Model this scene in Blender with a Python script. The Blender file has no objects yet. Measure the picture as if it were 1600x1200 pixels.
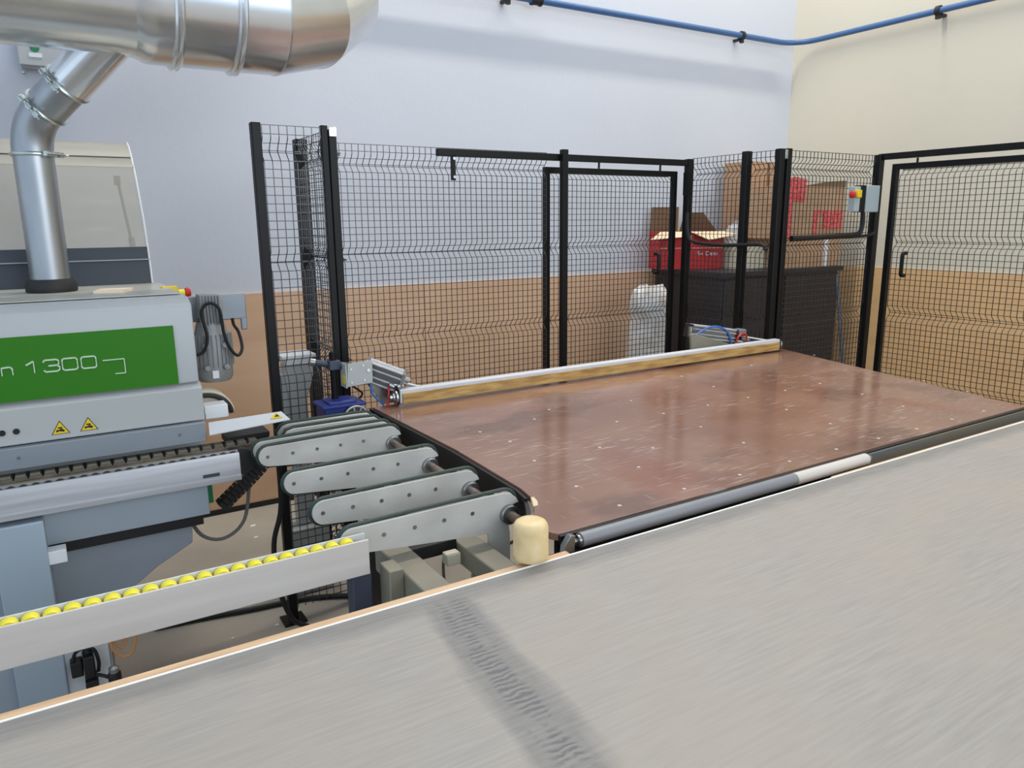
import bpy, bmesh, math, random
from mathutils import Vector, Matrix
random.seed(7)
S = bpy.context.scene
COL = S.collection

# ------------------------------------------------------------------ camera
cam_d = bpy.data.cameras.new('camera')
cam = bpy.data.objects.new('camera', cam_d); COL.objects.link(cam)
cam_d.sensor_fit = 'HORIZONTAL'; cam_d.sensor_width = 36.0
cam_d.lens = 1165.14 / 1600 * 36.0
cam_d.clip_start = 0.02; cam_d.clip_end = 60
yaw, pitch, roll = math.radians(58.3348), math.radians(12.2978), math.radians(-0.5547)
F = Vector((math.cos(yaw)*math.cos(pitch), math.sin(yaw)*math.cos(pitch), -math.sin(pitch)))
r0 = Vector((math.sin(yaw), -math.cos(yaw), 0)); u0 = r0.cross(F)
cr, sr = math.cos(roll), math.sin(roll)
R_, U_ = cr*r0 + sr*u0, -sr*r0 + cr*u0
m = Matrix((R_, U_, -F)).transposed().to_4x4(); m.translation = Vector((0, 0, 1.58))
cam.matrix_world = m
S.camera = cam

# ------------------------------------------------------------------ world, lights, exposure
def srgb(r, g, b):
    f = lambda c: (c/255/12.92) if c/255 <= .04045 else ((c/255+.055)/1.055)**2.4
    return (f(r), f(g), f(b), 1)
W = bpy.data.worlds.new('daylight'); S.world = W; W.use_nodes = True
bg = W.node_tree.nodes['Background']
bg.inputs[0].default_value = (0.70, 0.855, 1.04, 1); bg.inputs[1].default_value = 1.15
def area(name, loc, target, sx, sy, power, color):
    d = bpy.data.lights.new(name, 'AREA'); d.shape = 'RECTANGLE'; d.size = sx; d.size_y = sy
    d.energy = power; d.color = color
    o = bpy.data.objects.new(name, d); COL.objects.link(o); o.location = loc
    d_ = Vector(target)-Vector(loc)
    if abs(d_.x)+abs(d_.y) > .01: o.rotation_euler = d_.to_track_quat('-Z', 'Y').to_euler()   # else straight down, long side along x
    return o
# strip skylight at the back; the other two area lamps are added fill
area('skylight_back', (3.0, 3.32, 5.9), (3.0, 3.32, 0), 5.4, 0.18, 195, (1.0, .93, .80))
area('fill_middle', (3.0, 0.2, 5.9), (3.0, 0.2, 0), 4.0, 1.2, 22, (1.0, .98, .95))  # added lamp under the roof, brightens the right of the table
area('fill_camera_side', (3.2, -5.2, 3.2), (2.2, 3, 1.2), 5.0, 2.2, 170, (.93, .97, 1.0))  # added soft lamp behind the camera, lifts the camera-facing sides
S.view_settings.view_transform = 'Standard'; S.view_settings.look = 'None'
S.view_settings.gamma = 1; S.view_settings.use_curve_mapping = False
S.view_settings.exposure = 0.0

# ------------------------------------------------------------------ materials
def mat(name, rgb, rough=.5, metal=0, var=0.0, vscale=(6, 6, 6), rgb2=None, bump=0, bscale=40, spec=.5, detail=4):
    m = bpy.data.materials.new(name); m.use_nodes = True
    nt = m.node_tree; b = nt.nodes['Principled BSDF']
    c = srgb(*rgb); b.inputs['Base Color'].default_value = c
    b.inputs['Roughness'].default_value = rough; b.inputs['Metallic'].default_value = metal
    b.inputs['Specular IOR Level'].default_value = spec
    tc = nt.nodes.new('ShaderNodeTexCoord')
    if var or rgb2:
        mp = nt.nodes.new('ShaderNodeMapping'); mp.inputs['Scale'].default_value = vscale
        no = nt.nodes.new('ShaderNodeTexNoise'); no.inputs['Scale'].default_value = 1; no.inputs['Detail'].default_value = detail
        mx = nt.nodes.new('ShaderNodeMix'); mx.data_type = 'RGBA'
        c2 = srgb(*rgb2) if rgb2 else tuple(x*(1-var) for x in c[:3])+(1,)
        mx.inputs['A'].default_value = c; mx.inputs['B'].default_value = c2
        rp = nt.nodes.new('ShaderNodeMapRange'); rp.inputs['From Min'].default_value = .35; rp.inputs['From Max'].default_value = .68
        nt.links.new(tc.outputs['Object'], mp.inputs[0]); nt.links.new(mp.outputs[0], no.inputs['Vector'])
        nt.links.new(no.outputs[0], rp.inputs['Value']); nt.links.new(rp.outputs[0], mx.inputs['Factor'])
        nt.links.new(mx.outputs['Result'], b.inputs['Base Color'])
    if bump:
        n2 = nt.nodes.new('ShaderNodeTexNoise'); n2.inputs['Scale'].default_value = bscale; n2.inputs['Detail'].default_value = 5
        bp = nt.nodes.new('ShaderNodeBump'); bp.inputs['Strength'].default_value = bump; bp.inputs['Distance'].default_value = .01
        nt.links.new(tc.outputs['Object'], n2.inputs['Vector']); nt.links.new(n2.outputs[0], bp.inputs['Height'])
        nt.links.new(bp.outputs[0], b.inputs['Normal'])
    return m

class NT:
    """small helper for hand-made node trees"""
    def __init__(s, m): s.nt = m.node_tree; s.b = s.nt.nodes['Principled BSDF']
    def n(s, t, **k):
        x = s.nt.nodes.new('ShaderNode'+t)
        for a, v in k.items(): setattr(x, a, v)
        return x
    def l(s, a, b): s.nt.links.new(a, b)
    def math(s, op, a, b=None, clamp=False):
        x = s.n('Math', operation=op, use_clamp=clamp)
        for i, v in enumerate((a, b)):
            if v is None: continue
            if isinstance(v, (int, float)): x.inputs[i].default_value = v
            else: s.l(v, x.inputs[i])
        return x.outputs[0]
    def noise(s, vec, scale=(1, 1, 1), detail=4, rot=(0, 0, 0)):
        mp = s.n('Mapping'); mp.inputs['Scale'].default_value = scale; mp.inputs['Rotation'].default_value = rot
        no = s.n('TexNoise'); no.inputs['Scale'].default_value = 1; no.inputs['Detail'].default_value = detail
        s.l(vec, mp.inputs[0]); s.l(mp.outputs[0], no.inputs['Vector']); return no.outputs[0]
    def ramp(s, v, a, b, lo=0, hi=1):
        x = s.n('MapRange'); x.inputs['From Min'].default_value = a; x.inputs['From Max'].default_value = b
        x.inputs['To Min'].default_value = lo; x.inputs['To Max'].default_value = hi; s.l(v, x.inputs['Value']); return x.outputs[0]
    def mix(s, f, a, b):
        x = s.n('Mix'); x.data_type = 'RGBA'
        for k, v in (('Factor', f), ('A', a), ('B', b)):
            if isinstance(v, (int, float, tuple)): x.inputs[k].default_value = v
            else: s.l(v, x.inputs[k])
        return x.outputs['Result']

M = {}
M['wall'] = mat('wall_paint', (211, 215, 225), .75, var=.05, vscale=(.8, .8, .8), bump=.08, bscale=30)
M['wall_r'] = mat('wall_paint_right', (216, 210, 193), .75, var=.05, vscale=(.8, .8, .8), bump=.08, bscale=30)  # right wall base colour, warmer than that of the back wall
M['ply'] = mat('plywood_sheet', (222, 184, 152), .6, vscale=(1.2, 1.2, 9), rgb2=(212, 172, 139))
M['plyr'] = mat('plywood_sheet_side', (226, 186, 136), .6, vscale=(1.2, 1.2, 9), rgb2=(216, 175, 126))
M['dark'] = mat('dark_gap', (38, 34, 32), .8)
M['floor'] = mat('concrete', (176, 169, 158), .55, vscale=(2, 2, 2), rgb2=(156, 149, 140), bump=.1, bscale=60)
M['black'] = mat('black_powder_coat', (9, 10, 13), .45, var=.3, vscale=(20, 20, 20), spec=.3)
M['wire'] = mat('black_wire', (42, 44, 48), .28, spec=.7)
M['galv'] = mat('galvanised_steel', (232, 234, 236), .22, .9, var=.1, vscale=(5, 9, 9), bump=.02, bscale=12)
M['pipe'] = mat('zinc_pipe', (172, 176, 180), .36, .85, var=.15, vscale=(20, 20, 4))
M['clampm'] = mat('clamp_zinc', (190, 198, 196), .3, 1)
M['alu'] = mat('brushed_aluminium', (188, 188, 192), .42, .4, vscale=(3, 60, 90), rgb2=(172, 171, 173))
M['alud'] = mat('dull_aluminium', (216, 209, 203), .5, .1, vscale=(3, 50, 50), rgb2=(207, 199, 192))
M['steel'] = mat('steel', (160, 160, 160), .3, .9)
M['rust'] = mat('worn_shaft', (150, 138, 128), .35, .7, vscale=(20, 20, 20), rgb2=(112, 92, 80))
M['grey'] = mat('light_grey_enamel', (184, 187, 188), .38, var=.04, vscale=(3, 3, 3))
M['grey2'] = mat('light_grey_enamel_low', (186, 188, 186), .4, var=.04, vscale=(3, 3, 3))
M['top'] = mat('hood_top', (196, 196, 190), .32, vscale=(3, 3, 3), rgb2=(186, 182, 166))
M['strip'] = mat('steel_blue_strip', (150, 158, 166), .4, .3, var=.08, vscale=(3, 20, 20))
M['blugrey'] = mat('blue_grey_enamel', (164, 175, 184), .45, var=.08, vscale=(4, 4, 4))
M['dkgrey'] = mat('grey_enamel_body', (118, 127, 138), .5, var=.08, vscale=(4, 4, 4))
M['leg'] = mat('pale_blue_enamel', (164, 178, 190), .42, var=.05, vscale=(4, 4, 4))
M['chute'] = mat('slate_grey_enamel', (158, 166, 176), .5, var=.08, vscale=(4, 4, 4))
M['cyl'] = mat('cylinder_profile', (112, 110, 104), .4, .6)
M['mot'] = mat('motor_casting', (150, 151, 152), .5, .25)
M['scr'] = mat('screw_head_white', (206, 197, 190), .5)
M['green'] = mat('green_film', (50, 122, 22), .45, spec=.25)
M['rail2'] = mat('window_rail_metal', (176, 172, 160), .45, .2, var=.1, vscale=(3, 30, 30))
M['white'] = mat('white_enamel', (232, 234, 236), .4)
M['letter'] = mat('pale_lettering', (205, 222, 200), .5)
M['yellow'] = mat('yellow_plastic', (238, 226, 60), .4)
M['yel2'] = mat('signal_yellow', (240, 205, 30), .45)
M['red'] = mat('red_plastic', (205, 48, 40), .4)
M['rubber'] = mat('black_rubber', (34, 33, 33), .6, bump=.1, bscale=80)
M['darkband'] = mat('dark_blue_grey_panel', (58, 64, 74), .5, var=.1, vscale=(3, 3, 9))
M['belt'] = mat('green_cord_belt', (50, 66, 59), .55, var=.25, vscale=(160, 4, 160))
M['arm'] = mat('arm_plate', (212, 209, 202), .45, 0, vscale=(7, 7, 9), rgb2=(190, 186, 179), detail=6)
M['beige'] = mat('beige_frame_enamel', (146, 140, 124), .5, var=.18, vscale=(8, 8, 8))
M['blue'] = mat('blue_enamel', (40, 56, 132), .4, var=.2, vscale=(15, 15, 15))
M['bpipe'] = mat('blue_air_pipe', (66, 104, 154), .35)
M['card'] = mat('cardboard', (186, 152, 120), .75, vscale=(6, 6, 14), rgb2=(172, 136, 104))
M['cardd'] = mat('cardboard_inside', (124, 98, 68), .8)
M['cardl'] = mat('cardboard_edge', (226, 204, 172), .8)
M['redbox'] = mat('red_printed_card', (196, 36, 36), .6, var=.12, vscale=(9, 9, 9))
M['cream'] = mat('cream_card', (205, 198, 176), .7)
M['cab'] = mat('black_cabinet', (38, 37, 42), .55, var=.15, vscale=(4, 4, 4))
M['sack'] = mat('white_sack', (226, 226, 228), .55, bump=.7, bscale=22, vscale=(12, 12, 12), rgb2=(196, 190, 180))
M['cap'] = mat('cream_rubber', (238, 214, 166), .5, vscale=(30, 30, 30), rgb2=(226, 196, 140), detail=8)
M['wood'] = mat('pale_wood', (240, 220, 194), .6)
M['plyedge'] = mat('ply_ledge', (226, 192, 156), .6, vscale=(5, 80, 60), rgb2=(206, 168, 128))
M['lam'] = mat('white_laminate_edge', (250, 248, 242), .4)
M['ochre'] = mat('worn_ochre_batten', (206, 168, 104), .5, vscale=(10, 40, 70), rgb2=(156, 118, 66), detail=6)
M['chan'] = mat('grey_blue_channel', (104, 114, 120), .4, .3, vscale=(2, 20, 40), rgb2=(128, 120, 104))
M['tube'] = mat('grey_roller_sleeve', (140, 142, 148), .5, .2, var=.1, vscale=(4, 20, 20))
M['blk'] = mat('black_steel', (24, 22, 22), .5, var=.2, vscale=(8, 8, 8))
M['brn'] = mat('board_core', (70, 44, 34), .6)
M['hose'] = mat('orange_hose', (196, 140, 84), .4)
M['bhose'] = mat('blue_hose', (50, 110, 190), .35)
M['cable'] = mat('black_cable', (16, 16, 18), .5)
M['gcable'] = mat('grey_cable', (120, 118, 112), .5)
M['dgreen'] = mat('green_block', (20, 128, 84), .5)
M['ebox'] = mat('pale_grey_box', (172, 184, 186), .5)
M['dkblue'] = mat('dark_slate_enamel', (62, 70, 86), .4, var=.2, vscale=(10, 10, 10))
M['pad'] = mat('track_pad', (128, 122, 108), .6, var=.2, vscale=(20, 20, 20))
M['dust'] = mat('dusty_ledge', (150, 141, 120), .75, var=.35, vscale=(8, 30, 8))
M['tape'] = mat('red_white_tape', (205, 44, 48), .5, vscale=(60, 60, 60), rgb2=(222, 120, 116), detail=1)
M['wtape'] = mat('white_tape', (222, 224, 230), .5)
M['ceil'] = mat('ceiling_paint', (222, 224, 226), .8)
M['pwhite'] = mat('pvc_white', (208, 210, 214), .5)

def glassy(name, rgb, alpha):
    m = mat(name, rgb, .08); m.node_tree.nodes['Principled BSDF'].inputs['Alpha'].default_value = alpha; return m
M['glass'] = glassy('tinted_polycarbonate', (192, 186, 172), .42)
M['film'] = glassy('clear_film', (225, 228, 232), .45)

# worn grey table covering: a darker worn belt across it, and a darker margin along the edge
def table_mat():
    m = bpy.data.materials.new('grey_table_cover'); m.use_nodes = True; t = NT(m)
    tc = t.n('TexCoord').outputs['Object']; sp = t.n('SeparateXYZ'); t.l(tc, sp.inputs[0]); X, Y = sp.outputs[0], sp.outputs[1]
    warp = t.ramp(t.noise(tc, (18, 5, 1), 3), .3, .7, -.012, .012)
    # object origin is at the table edge (0.499, 1.178) in plan
    u = t.math('ADD', t.math('SUBTRACT', X, t.math('MULTIPLY', Y, .1)), warp)
    bandm = t.math('MULTIPLY', t.ramp(u, -.008, .012), t.ramp(u, .118, .094))
    core = t.math('MULTIPLY', t.ramp(u, .02, .035), t.ramp(u, .092, .075))
    edge = t.ramp(t.math('ADD', Y, t.math('MULTIPLY', warp, .5)), -.085, -.045)
    ym = t.ramp(Y, -.03, -.06)
    streak = t.noise(tc, (10, 130, 1), 4, (0, 0, .12))
    blot = t.noise(tc, (3.2, 4.5, 1), 3)
    base = t.mix(t.ramp(streak, .3, .7), srgb(157, 151, 146), srgb(169, 163, 157))
    base = t.mix(t.ramp(blot, .38, .66, 0, .5), base, srgb(172, 161, 149))
    dark = t.mix(t.ramp(streak, .3, .7), srgb(126, 123, 121), srgb(143, 140, 136))
    msk = t.math('MAXIMUM', t.math('MULTIPLY', bandm, .9), t.math('MULTIPLY', edge, .85))
    wv = t.n('TexWave', wave_type='BANDS', bands_direction='Y'); wv.inputs['Scale'].default_value = 26; wv.inputs['Distortion'].default_value = 5
    wv.inputs['Detail'].default_value = 2; wv.inputs['Detail Scale'].default_value = 1.5
    t.l(tc, wv.inputs['Vector'])
    rip = t.math('MULTIPLY', t.math('MULTIPLY', core, ym), t.ramp(t.noise(tc, (26, 10, 1), 2), .44, .6))
    c = t.mix(msk, base, dark)
    c = t.mix(t.math('MULTIPLY', rip, t.ramp(wv.outputs[0], .2, .9, 0, .75)), c, srgb(96, 96, 101))
    t.l(c, t.b.inputs['Base Color'])
    t.b.inputs['Roughness'].default_value = .5; t.b.inputs['Specular IOR Level'].default_value = .35
    h = t.math('ADD', t.math('MULTIPLY', wv.outputs[0], t.math('MULTIPLY', rip, .8)), t.math('MULTIPLY', streak, .35))
    bp = t.n('Bump'); bp.inputs['Strength'].default_value = .35; bp.inputs['Distance'].default_value = .002
    t.l(h, bp.inputs['Height']); t.l(bp.outputs[0], t.b.inputs['Normal'])
    return m
M['table'] = table_mat()

def brown_mat():
    m = bpy.data.materials.new('phenolic_film'); m.use_nodes = True; t = NT(m)
    tc = t.n('TexCoord').outputs['Object']
    sp = t.n('SeparateXYZ'); t.l(tc, sp.inputs[0]); Y = sp.outputs[1]
    base = t.mix(t.ramp(t.noise(tc, (2.2, 3.2, 1), 5), .35, .68), srgb(136, 100, 84), srgb(153, 117, 99))
    red = t.ramp(t.noise(tc, (3.1, 1.7, 1), 5, (0, 0, .5)), .55, .72, 0, .6)
    base = t.mix(t.ramp(t.noise(tc, (2.1, 3.4, 1), 6, (0, 0, -.9)), .56, .66, 0, .55), t.mix(red, base, srgb(136, 76, 56)), srgb(96, 66, 54))
    s1 = t.noise(tc, (9, 150, 1), 3, (0, 0, -.22)); s2 = t.noise(tc, (120, 9, 1), 3, (0, 0, -.5)); s3 = t.noise(tc, (3, 2.4, 1), 3)
    sc1 = t.math('MULTIPLY', t.ramp(s1, .6, .68), t.math('MULTIPLY', t.ramp(s3, .42, .6), t.ramp(Y, .95, .1, .25, 1)))
    sc2 = t.math('MULTIPLY', t.ramp(s2, .66, .74), .5)
    c = t.mix(t.math('MULTIPLY', t.math('MAXIMUM', sc1, sc2), .75), base, srgb(206, 190, 184))
    t.l(c, t.b.inputs['Base Color'])
    t.l(t.ramp(t.noise(tc, (4, 5, 1), 5, (0, 0, .7)), .3, .7, .1, .25), t.b.inputs['Roughness'])
    t.b.inputs['Specular IOR Level'].default_value = .9; t.b.inputs['IOR'].default_value = 1.55
    bp = t.n('Bump'); bp.inputs['Strength'].default_value = .05; bp.inputs['Distance'].default_value = .002
    t.l(t.noise(tc, (14, 30, 1), 5, (0, 0, -.3)), bp.inputs['Height']); t.l(bp.outputs[0], t.b.inputs['Normal'])
    return m
M['brown'] = brown_mat()

# ------------------------------------------------------------------ geometry helpers
ORG = {}          # world position of every object's own origin
class B:
    def __init__(s): s.v = []; s.f = []
    def add(s, vs, fs):
        o = len(s.v); s.v += [tuple(v) for v in vs]; s.f += [tuple(i+o for i in f) for f in fs]; return s
    def box(s, x0, x1, y0, y1, z0, z1):
        x0, x1 = min(x0, x1), max(x0, x1); y0, y1 = min(y0, y1), max(y0, y1); z0, z1 = min(z0, z1), max(z0, z1)
        return s.add([(x, y, z) for z in (z0, z1) for y in (y0, y1) for x in (x0, x1)],
              [(0, 2, 3, 1), (4, 5, 7, 6), (0, 1, 5, 4), (2, 6, 7, 3), (0, 4, 6, 2), (1, 3, 7, 5)])
    def obox(s, c, ax, ay, az, hx, hy, hz):
        c = Vector(c); ax, ay, az = [Vector(a).normalized() for a in (ax, ay, az)]
        vs = [c+ax*x*hx+ay*y*hy+az*z*hz for z in (-1, 1) for y in (-1, 1) for x in (-1, 1)]
        fs = [(0, 2, 3, 1), (4, 5, 7, 6), (0, 1, 5, 4), (2, 6, 7, 3), (0, 4, 6, 2), (1, 3, 7, 5)]
        if ax.cross(ay).dot(az) < 0: fs = [f[::-1] for f in fs]
        return s.add(vs, fs)
    def bar(s, p, q, w, h=None, up=(0, 0, 1)):
        p, q = Vector(p), Vector(q); d = (q-p); L = d.length; d.normalize(); h = h or w
        u = Vector(up); sd = d.cross(u)
        if sd.length < 1e-4: sd = d.cross(Vector((0, 1, 0)))
        sd.normalize(); u = sd.cross(d)
        return s.obox((p+q)/2, d, sd, u, L/2, w/2, h/2)
    def tube(s, pts, r, n=10, caps=True, closed=False):
        pts = [Vector(p) for p in pts]; N = len(pts); rr = r if isinstance(r, (list, tuple)) else [r]*N
        prev = None; vs = []
        for i, p in enumerate(pts):
            if closed: t = (pts[(i+1) % N]-pts[i-1])
            else: t = pts[min(i+1, N-1)]-pts[max(i-1, 0)]
            t.normalize()
            if prev is None:
                a = Vector((0, 0, 1)) if abs(t.z) < .9 else Vector((0, 1, 0))
                x = t.cross(a).normalized()
            else:
                x = (prev - t*prev.dot(t)).normalized()
            prev = x; y = t.cross(x)
            vs += [p+(x*math.cos(2*math.pi*k/n)+y*math.sin(2*math.pi*k/n))*rr[i] for k in range(n)]
        fs = []
        for i in range(N if closed else N-1):
            j = (i+1) % N
            for k in range(n):
                k2 = (k+1) % n; fs.append((i*n+k, i*n+k2, j*n+k2, j*n+k))
        if caps and not closed:
            fs.append(tuple(range(n-1, -1, -1))); fs.append(tuple((N-1)*n+k for k in range(n)))
        return s.add(vs, fs)
    def cyl(s, p, q, r, n=20, r2=None): return s.tube([p, q], [r, r if r2 is None else r2], n)
    def prism(s, poly, axis, a, b):
        """poly = list of 2D points; axis 'x' -> (y,z), 'y' -> (x,z), 'z' -> (x,y)"""
        ar = sum(poly[i][0]*poly[(i+1) % len(poly)][1]-poly[(i+1) % len(poly)][0]*poly[i][1] for i in range(len(poly)))
        if ar < 0: poly = poly[::-1]
        f = {'x': lambda t, p: (t, p[0], p[1]), 'y': lambda t, p: (p[0], t, p[1]), 'z': lambda t, p: (p[0], p[1], t)}[axis]
        n = len(poly); vs = [f(a, p) for p in poly]+[f(b, p) for p in poly]
        fs = [tuple(range(n-1, -1, -1)), tuple(range(n, 2*n))]+[(i, (i+1) % n, n+(i+1) % n, n+i) for i in range(n)]
        if (axis == 'y') ^ (b < a): fs = [g[::-1] for g in fs]
        return s.add(vs, fs)
    def lathe(s, prof, c, n=28, axis=(0, 0, 1)):
        """prof = (radius, height) along axis from c"""
        ax = Vector(axis).normalized(); a = Vector((1, 0, 0)) if abs(ax.x) < .9 else Vector((0, 1, 0))
        x = ax.cross(a).normalized(); y = ax.cross(x); c = Vector(c); vs = []
        for r, h in prof:
            vs += [c+ax*h+(x*math.cos(2*math.pi*k/n)+y*math.sin(2*math.pi*k/n))*max(r, 1e-5) for k in range(n)]
        fs = []
        for i in range(len(prof)-1):
            for k in range(n): fs.append((i*n+k, i*n+(k+1) % n, (i+1)*n+(k+1) % n, (i+1)*n+k))
        fs.append(tuple(range(n-1, -1, -1))); fs.append(tuple((len(prof)-1)*n+k for k in range(n)))
        return s.add(vs, fs)
    def build(s, name, m, parent=None, bevel=0, smooth=35, label=None, seg=2, origin=None):
        me = bpy.data.meshes.new(name)
        if parent is not None: org = ORG[parent.name]
        elif origin is not None: org = Vector(origin)
        else:
            xs, ys, zs = zip(*s.v); org = Vector(((min(xs)+max(xs))/2, (min(ys)+max(ys))/2, min(zs)))
        me.from_pydata([tuple(Vector(v)-org) for v in s.v], [], s.f)
        bm = bmesh.new(); bm.from_mesh(me); bmesh.ops.recalc_face_normals(bm, faces=bm.faces); bm.to_mesh(me); bm.free()
        me.materials.append(m)
        if smooth:
            me.polygons.foreach_set('use_smooth', [True]*len(me.polygons)); me.set_sharp_from_angle(angle=math.radians(smooth))
        me.update()
        o = bpy.data.objects.new(name, me); COL.objects.link(o)
        if parent is not None: o.parent = parent
        else: o.location = org
        ORG[o.name] = org
        if bevel:
            md = o.modifiers.new('bevel', 'BEVEL'); md.width = bevel; md.segments = seg; md.limit_method = 'ANGLE'; md.angle_limit = math.radians(40)
        if label: o['label'] = label
        return o
def tag(o, label, cat, group=None, kind=None):
    o['label'] = label; o['category'] = cat
    if group: o['group'] = group
    if kind: o['kind'] = kind
    return o
def thing(name, loc, label, cat, group=None):
    o = bpy.data.objects.new(name, None); COL.objects.link(o); o.location = loc; o.empty_display_size = .1
    ORG[o.name] = Vector(loc); return tag(o, label, cat, group)
def struct(o): o['kind'] = 'structure'; return o
def dup(o, offset, parent=None, label=None):
    """copy a thing or part with everything below it, moved by offset"""
    c = o.copy(); COL.objects.link(c); off = Vector(offset)
    if parent is not None: c.parent = parent
    c.location = o.location+off; ORG[c.name] = ORG[o.name]+off
    if label: c['label'] = label
    for ch in list(o.children):
        d = dup(ch, (0, 0, 0), c)
    return c
def arc(c, r, a0, a1, n, plane='xz'):
    out = []
    for i in range(n+1):
        a = math.radians(a0+(a1-a0)*i/n); u, v = r*math.cos(a), r*math.sin(a)
        out.append({'xz': (c[0]+u, c[1], c[2]+v), 'yz': (c[0], c[1]+u, c[2]+v), 'xy': (c[0]+u, c[1]+v, c[2])}[plane])
    return out
def smoothpath(pts, n=8):
    """Catmull-Rom through the points"""
    P = [Vector(p) for p in pts]; P = [P[0]*2-P[1]]+P+[P[-1]*2-P[-2]]; out = []
    for i in range(1, len(P)-2):
        for k in range(n):
            t = k/n; a, b, c, d = P[i-1:i+3]
            out.append(.5*((2*b)+(c-a)*t+(2*a-5*b+4*c-d)*t*t+(3*b-a-3*c+d)*t**3))
    out.append(P[-2]); return out

# ------------------------------------------------------------------ the room
WY, WX, H = 4.2, 5.24, 6.0
struct(B().box(-6, WX+.2, -6, WY+.2, -.1, 0).build('floor', M['floor'], smooth=0))
struct(B().box(-6, WX+.2, WY, WY+.2, 0, H).build('wall_back', M['wall'], smooth=0))
struct(B().box(WX, WX+.2, -6, WY, 0, H).build('wall_right', M['wall_r'], smooth=0))
ce = B()
for y0, y1 in ((-6, -.5), (.9, 2.95), (3.7, WY)): ce.box(-6, WX, y0, y1, H, H+.1)
struct(ce.build('ceiling', M['ceil'], smooth=0))
k = 1
for x0 in (-2.93, -.486, 1.958, 4.402):
    x1 = min(x0+2.438, WX-.012)
    struct(B().box(x0, x1, WY-.012, WY-.001, .03, 1.212).build('trim_%d' % k, M['ply'], smooth=0)); k += 1
for y1 in (WY-.013, WY-.013-2.444, WY-.013-4.888):
    struct(B().box(WX-.012, WX-.001, y1-2.438, y1, .03, 1.222).build('trim_%d' % k, M['plyr'], smooth=0)); k += 1
struct(B().box(-6, WX, WY-.02, WY-.001, 0, .03).build('baseboard_back', M['dark'], smooth=0))
struct(B().box(WX-.02, WX-.001, -6, WY-.02, 0, .03).build('baseboard_right', M['dark'], smooth=0))

# blue compressed air pipe round the corner
t = thing('compressed_air_pipe', (WX-.1, WY-.08, 2.9), 'blue air pipe running along both white walls round the corner', 'pipe')
pz, po, pr = 2.9, .075, .02
pts = [(-3, WY-po, pz)]+[(4.2, WY-po, pz)]+arc((WX-po-.2, WY-po-.2, pz), .2, 90, 0, 10, 'xy')+[(WX-po, -4, pz)]
B().tube(pts, pr, 16).build('pipe_run', M['bpipe'], t)
cl = B().cyl((2.53, WY-po, pz), (2.555, WY-po, pz), .031, 18)
cl.box(2.53, 2.555, WY-po, WY-.001, pz-.032, pz-.015).box(2.53, 2.555, WY-po-.01, WY-po+.012, pz-.05, pz-.02)
c0 = cl.build('pipe_clip', M['rubber'], t)
for dx in (-1.05, 2.02): dup(c0, (dx, 0, 0), t)
cl = B().cyl((WX-po, 3.0, pz), (WX-po, 3.03, pz), .031, 18).box(WX-po, WX-.001, 3.0, 3.03, pz-.032, pz-.015).box(WX-po-.01, WX-po+.012, 3.0, 3.03, pz-.05, pz-.02)
c1 = cl.build('pipe_clip', M['rubber'], t); dup(c1, (0, -1.9, 0), t)
B().cyl((2.715, WY-po, pz), (2.775, WY-po, pz), .029, 18).cyl((2.71, WY-po, pz), (2.72, WY-po, pz), .033, 18).cyl((2.77, WY-po, pz), (2.78, WY-po, pz), .033, 18).build('coupling', M['rubber'], t, label='dark coupling on the blue pipe')

# grey junction box on the wall, behind the duct
t = thing('junction_box', (.12, WY, 2.3), 'grey junction box on the white wall behind the big duct', 'electrical box')
B().box(.015, .225, WY-.07, WY-.001, 2.27, 2.56).build('box_body', M['grey'], t, .004)
B().box(.008, .232, WY-.085, WY-.07, 2.275, 2.565).build('cover', M['grey'], t, .004)
B().cyl((.075, WY-.088, 2.35), (.075, WY-.084, 2.35), .018, 18).build('green_mark', M['dgreen'], t, label='green round mark above a white tag')
B().box(.05, .1, WY-.088, WY-.084, 2.31, 2.328).build('tag_plate', M['white'], t)
for x in (.02, .215): B().cyl((x, WY-.02, 2.255), (x, WY-.001, 2.255), .006, 10).build('screw', M['steel'], t)

# ------------------------------------------------------------------ dust extraction duct
t = thing('dust_extraction_duct', (.3, 2.7, 1.9), 'large galvanised round duct with elbow and slanting branch down to the machine', 'duct')
ay, az, R = 2.7, 2.27, .2
def ring(c, d, r, w):                     # a rolled joint: bead, gap, bead
    c, d = Vector(c), Vector(d).normalized(); b = B()
    prof = [(r-.004, -w), (r+.006, -w), (r+.013, -w*.6), (r+.006, -w*.2), (r+.005, 0), (r+.006, w*.2), (r+.013, w*.6), (r+.006, w), (r-.004, w)]
    return b.lathe([(q, h) for q, h in prof], c, 56, d)
B().lathe([(.178, 0), (.178, 2.98), (.185, 3.05)], (-2.72, ay, az-.002), 64, (1, 0, 0)).build('trunk_pipe', M['galv'], t)
B().lathe([(.184, 0), (.198, .03), (R, .06), (R, .12)], (.31, ay, az), 64, (1, 0, 0)).build('collar', M['galv'], t)
B().lathe([(R, 0), (R, .19)], (.43, ay, az), 64, (1, 0, 0)).build('trunk_section', M['galv'], t)
ring((.425, ay, az), (1, 0, 0), R, .014).build('joint_ring', M['galv'], t)
ring((.605, ay, az), (1, 0, 0), R, .014).build('joint_ring', M['galv'], t)
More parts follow.
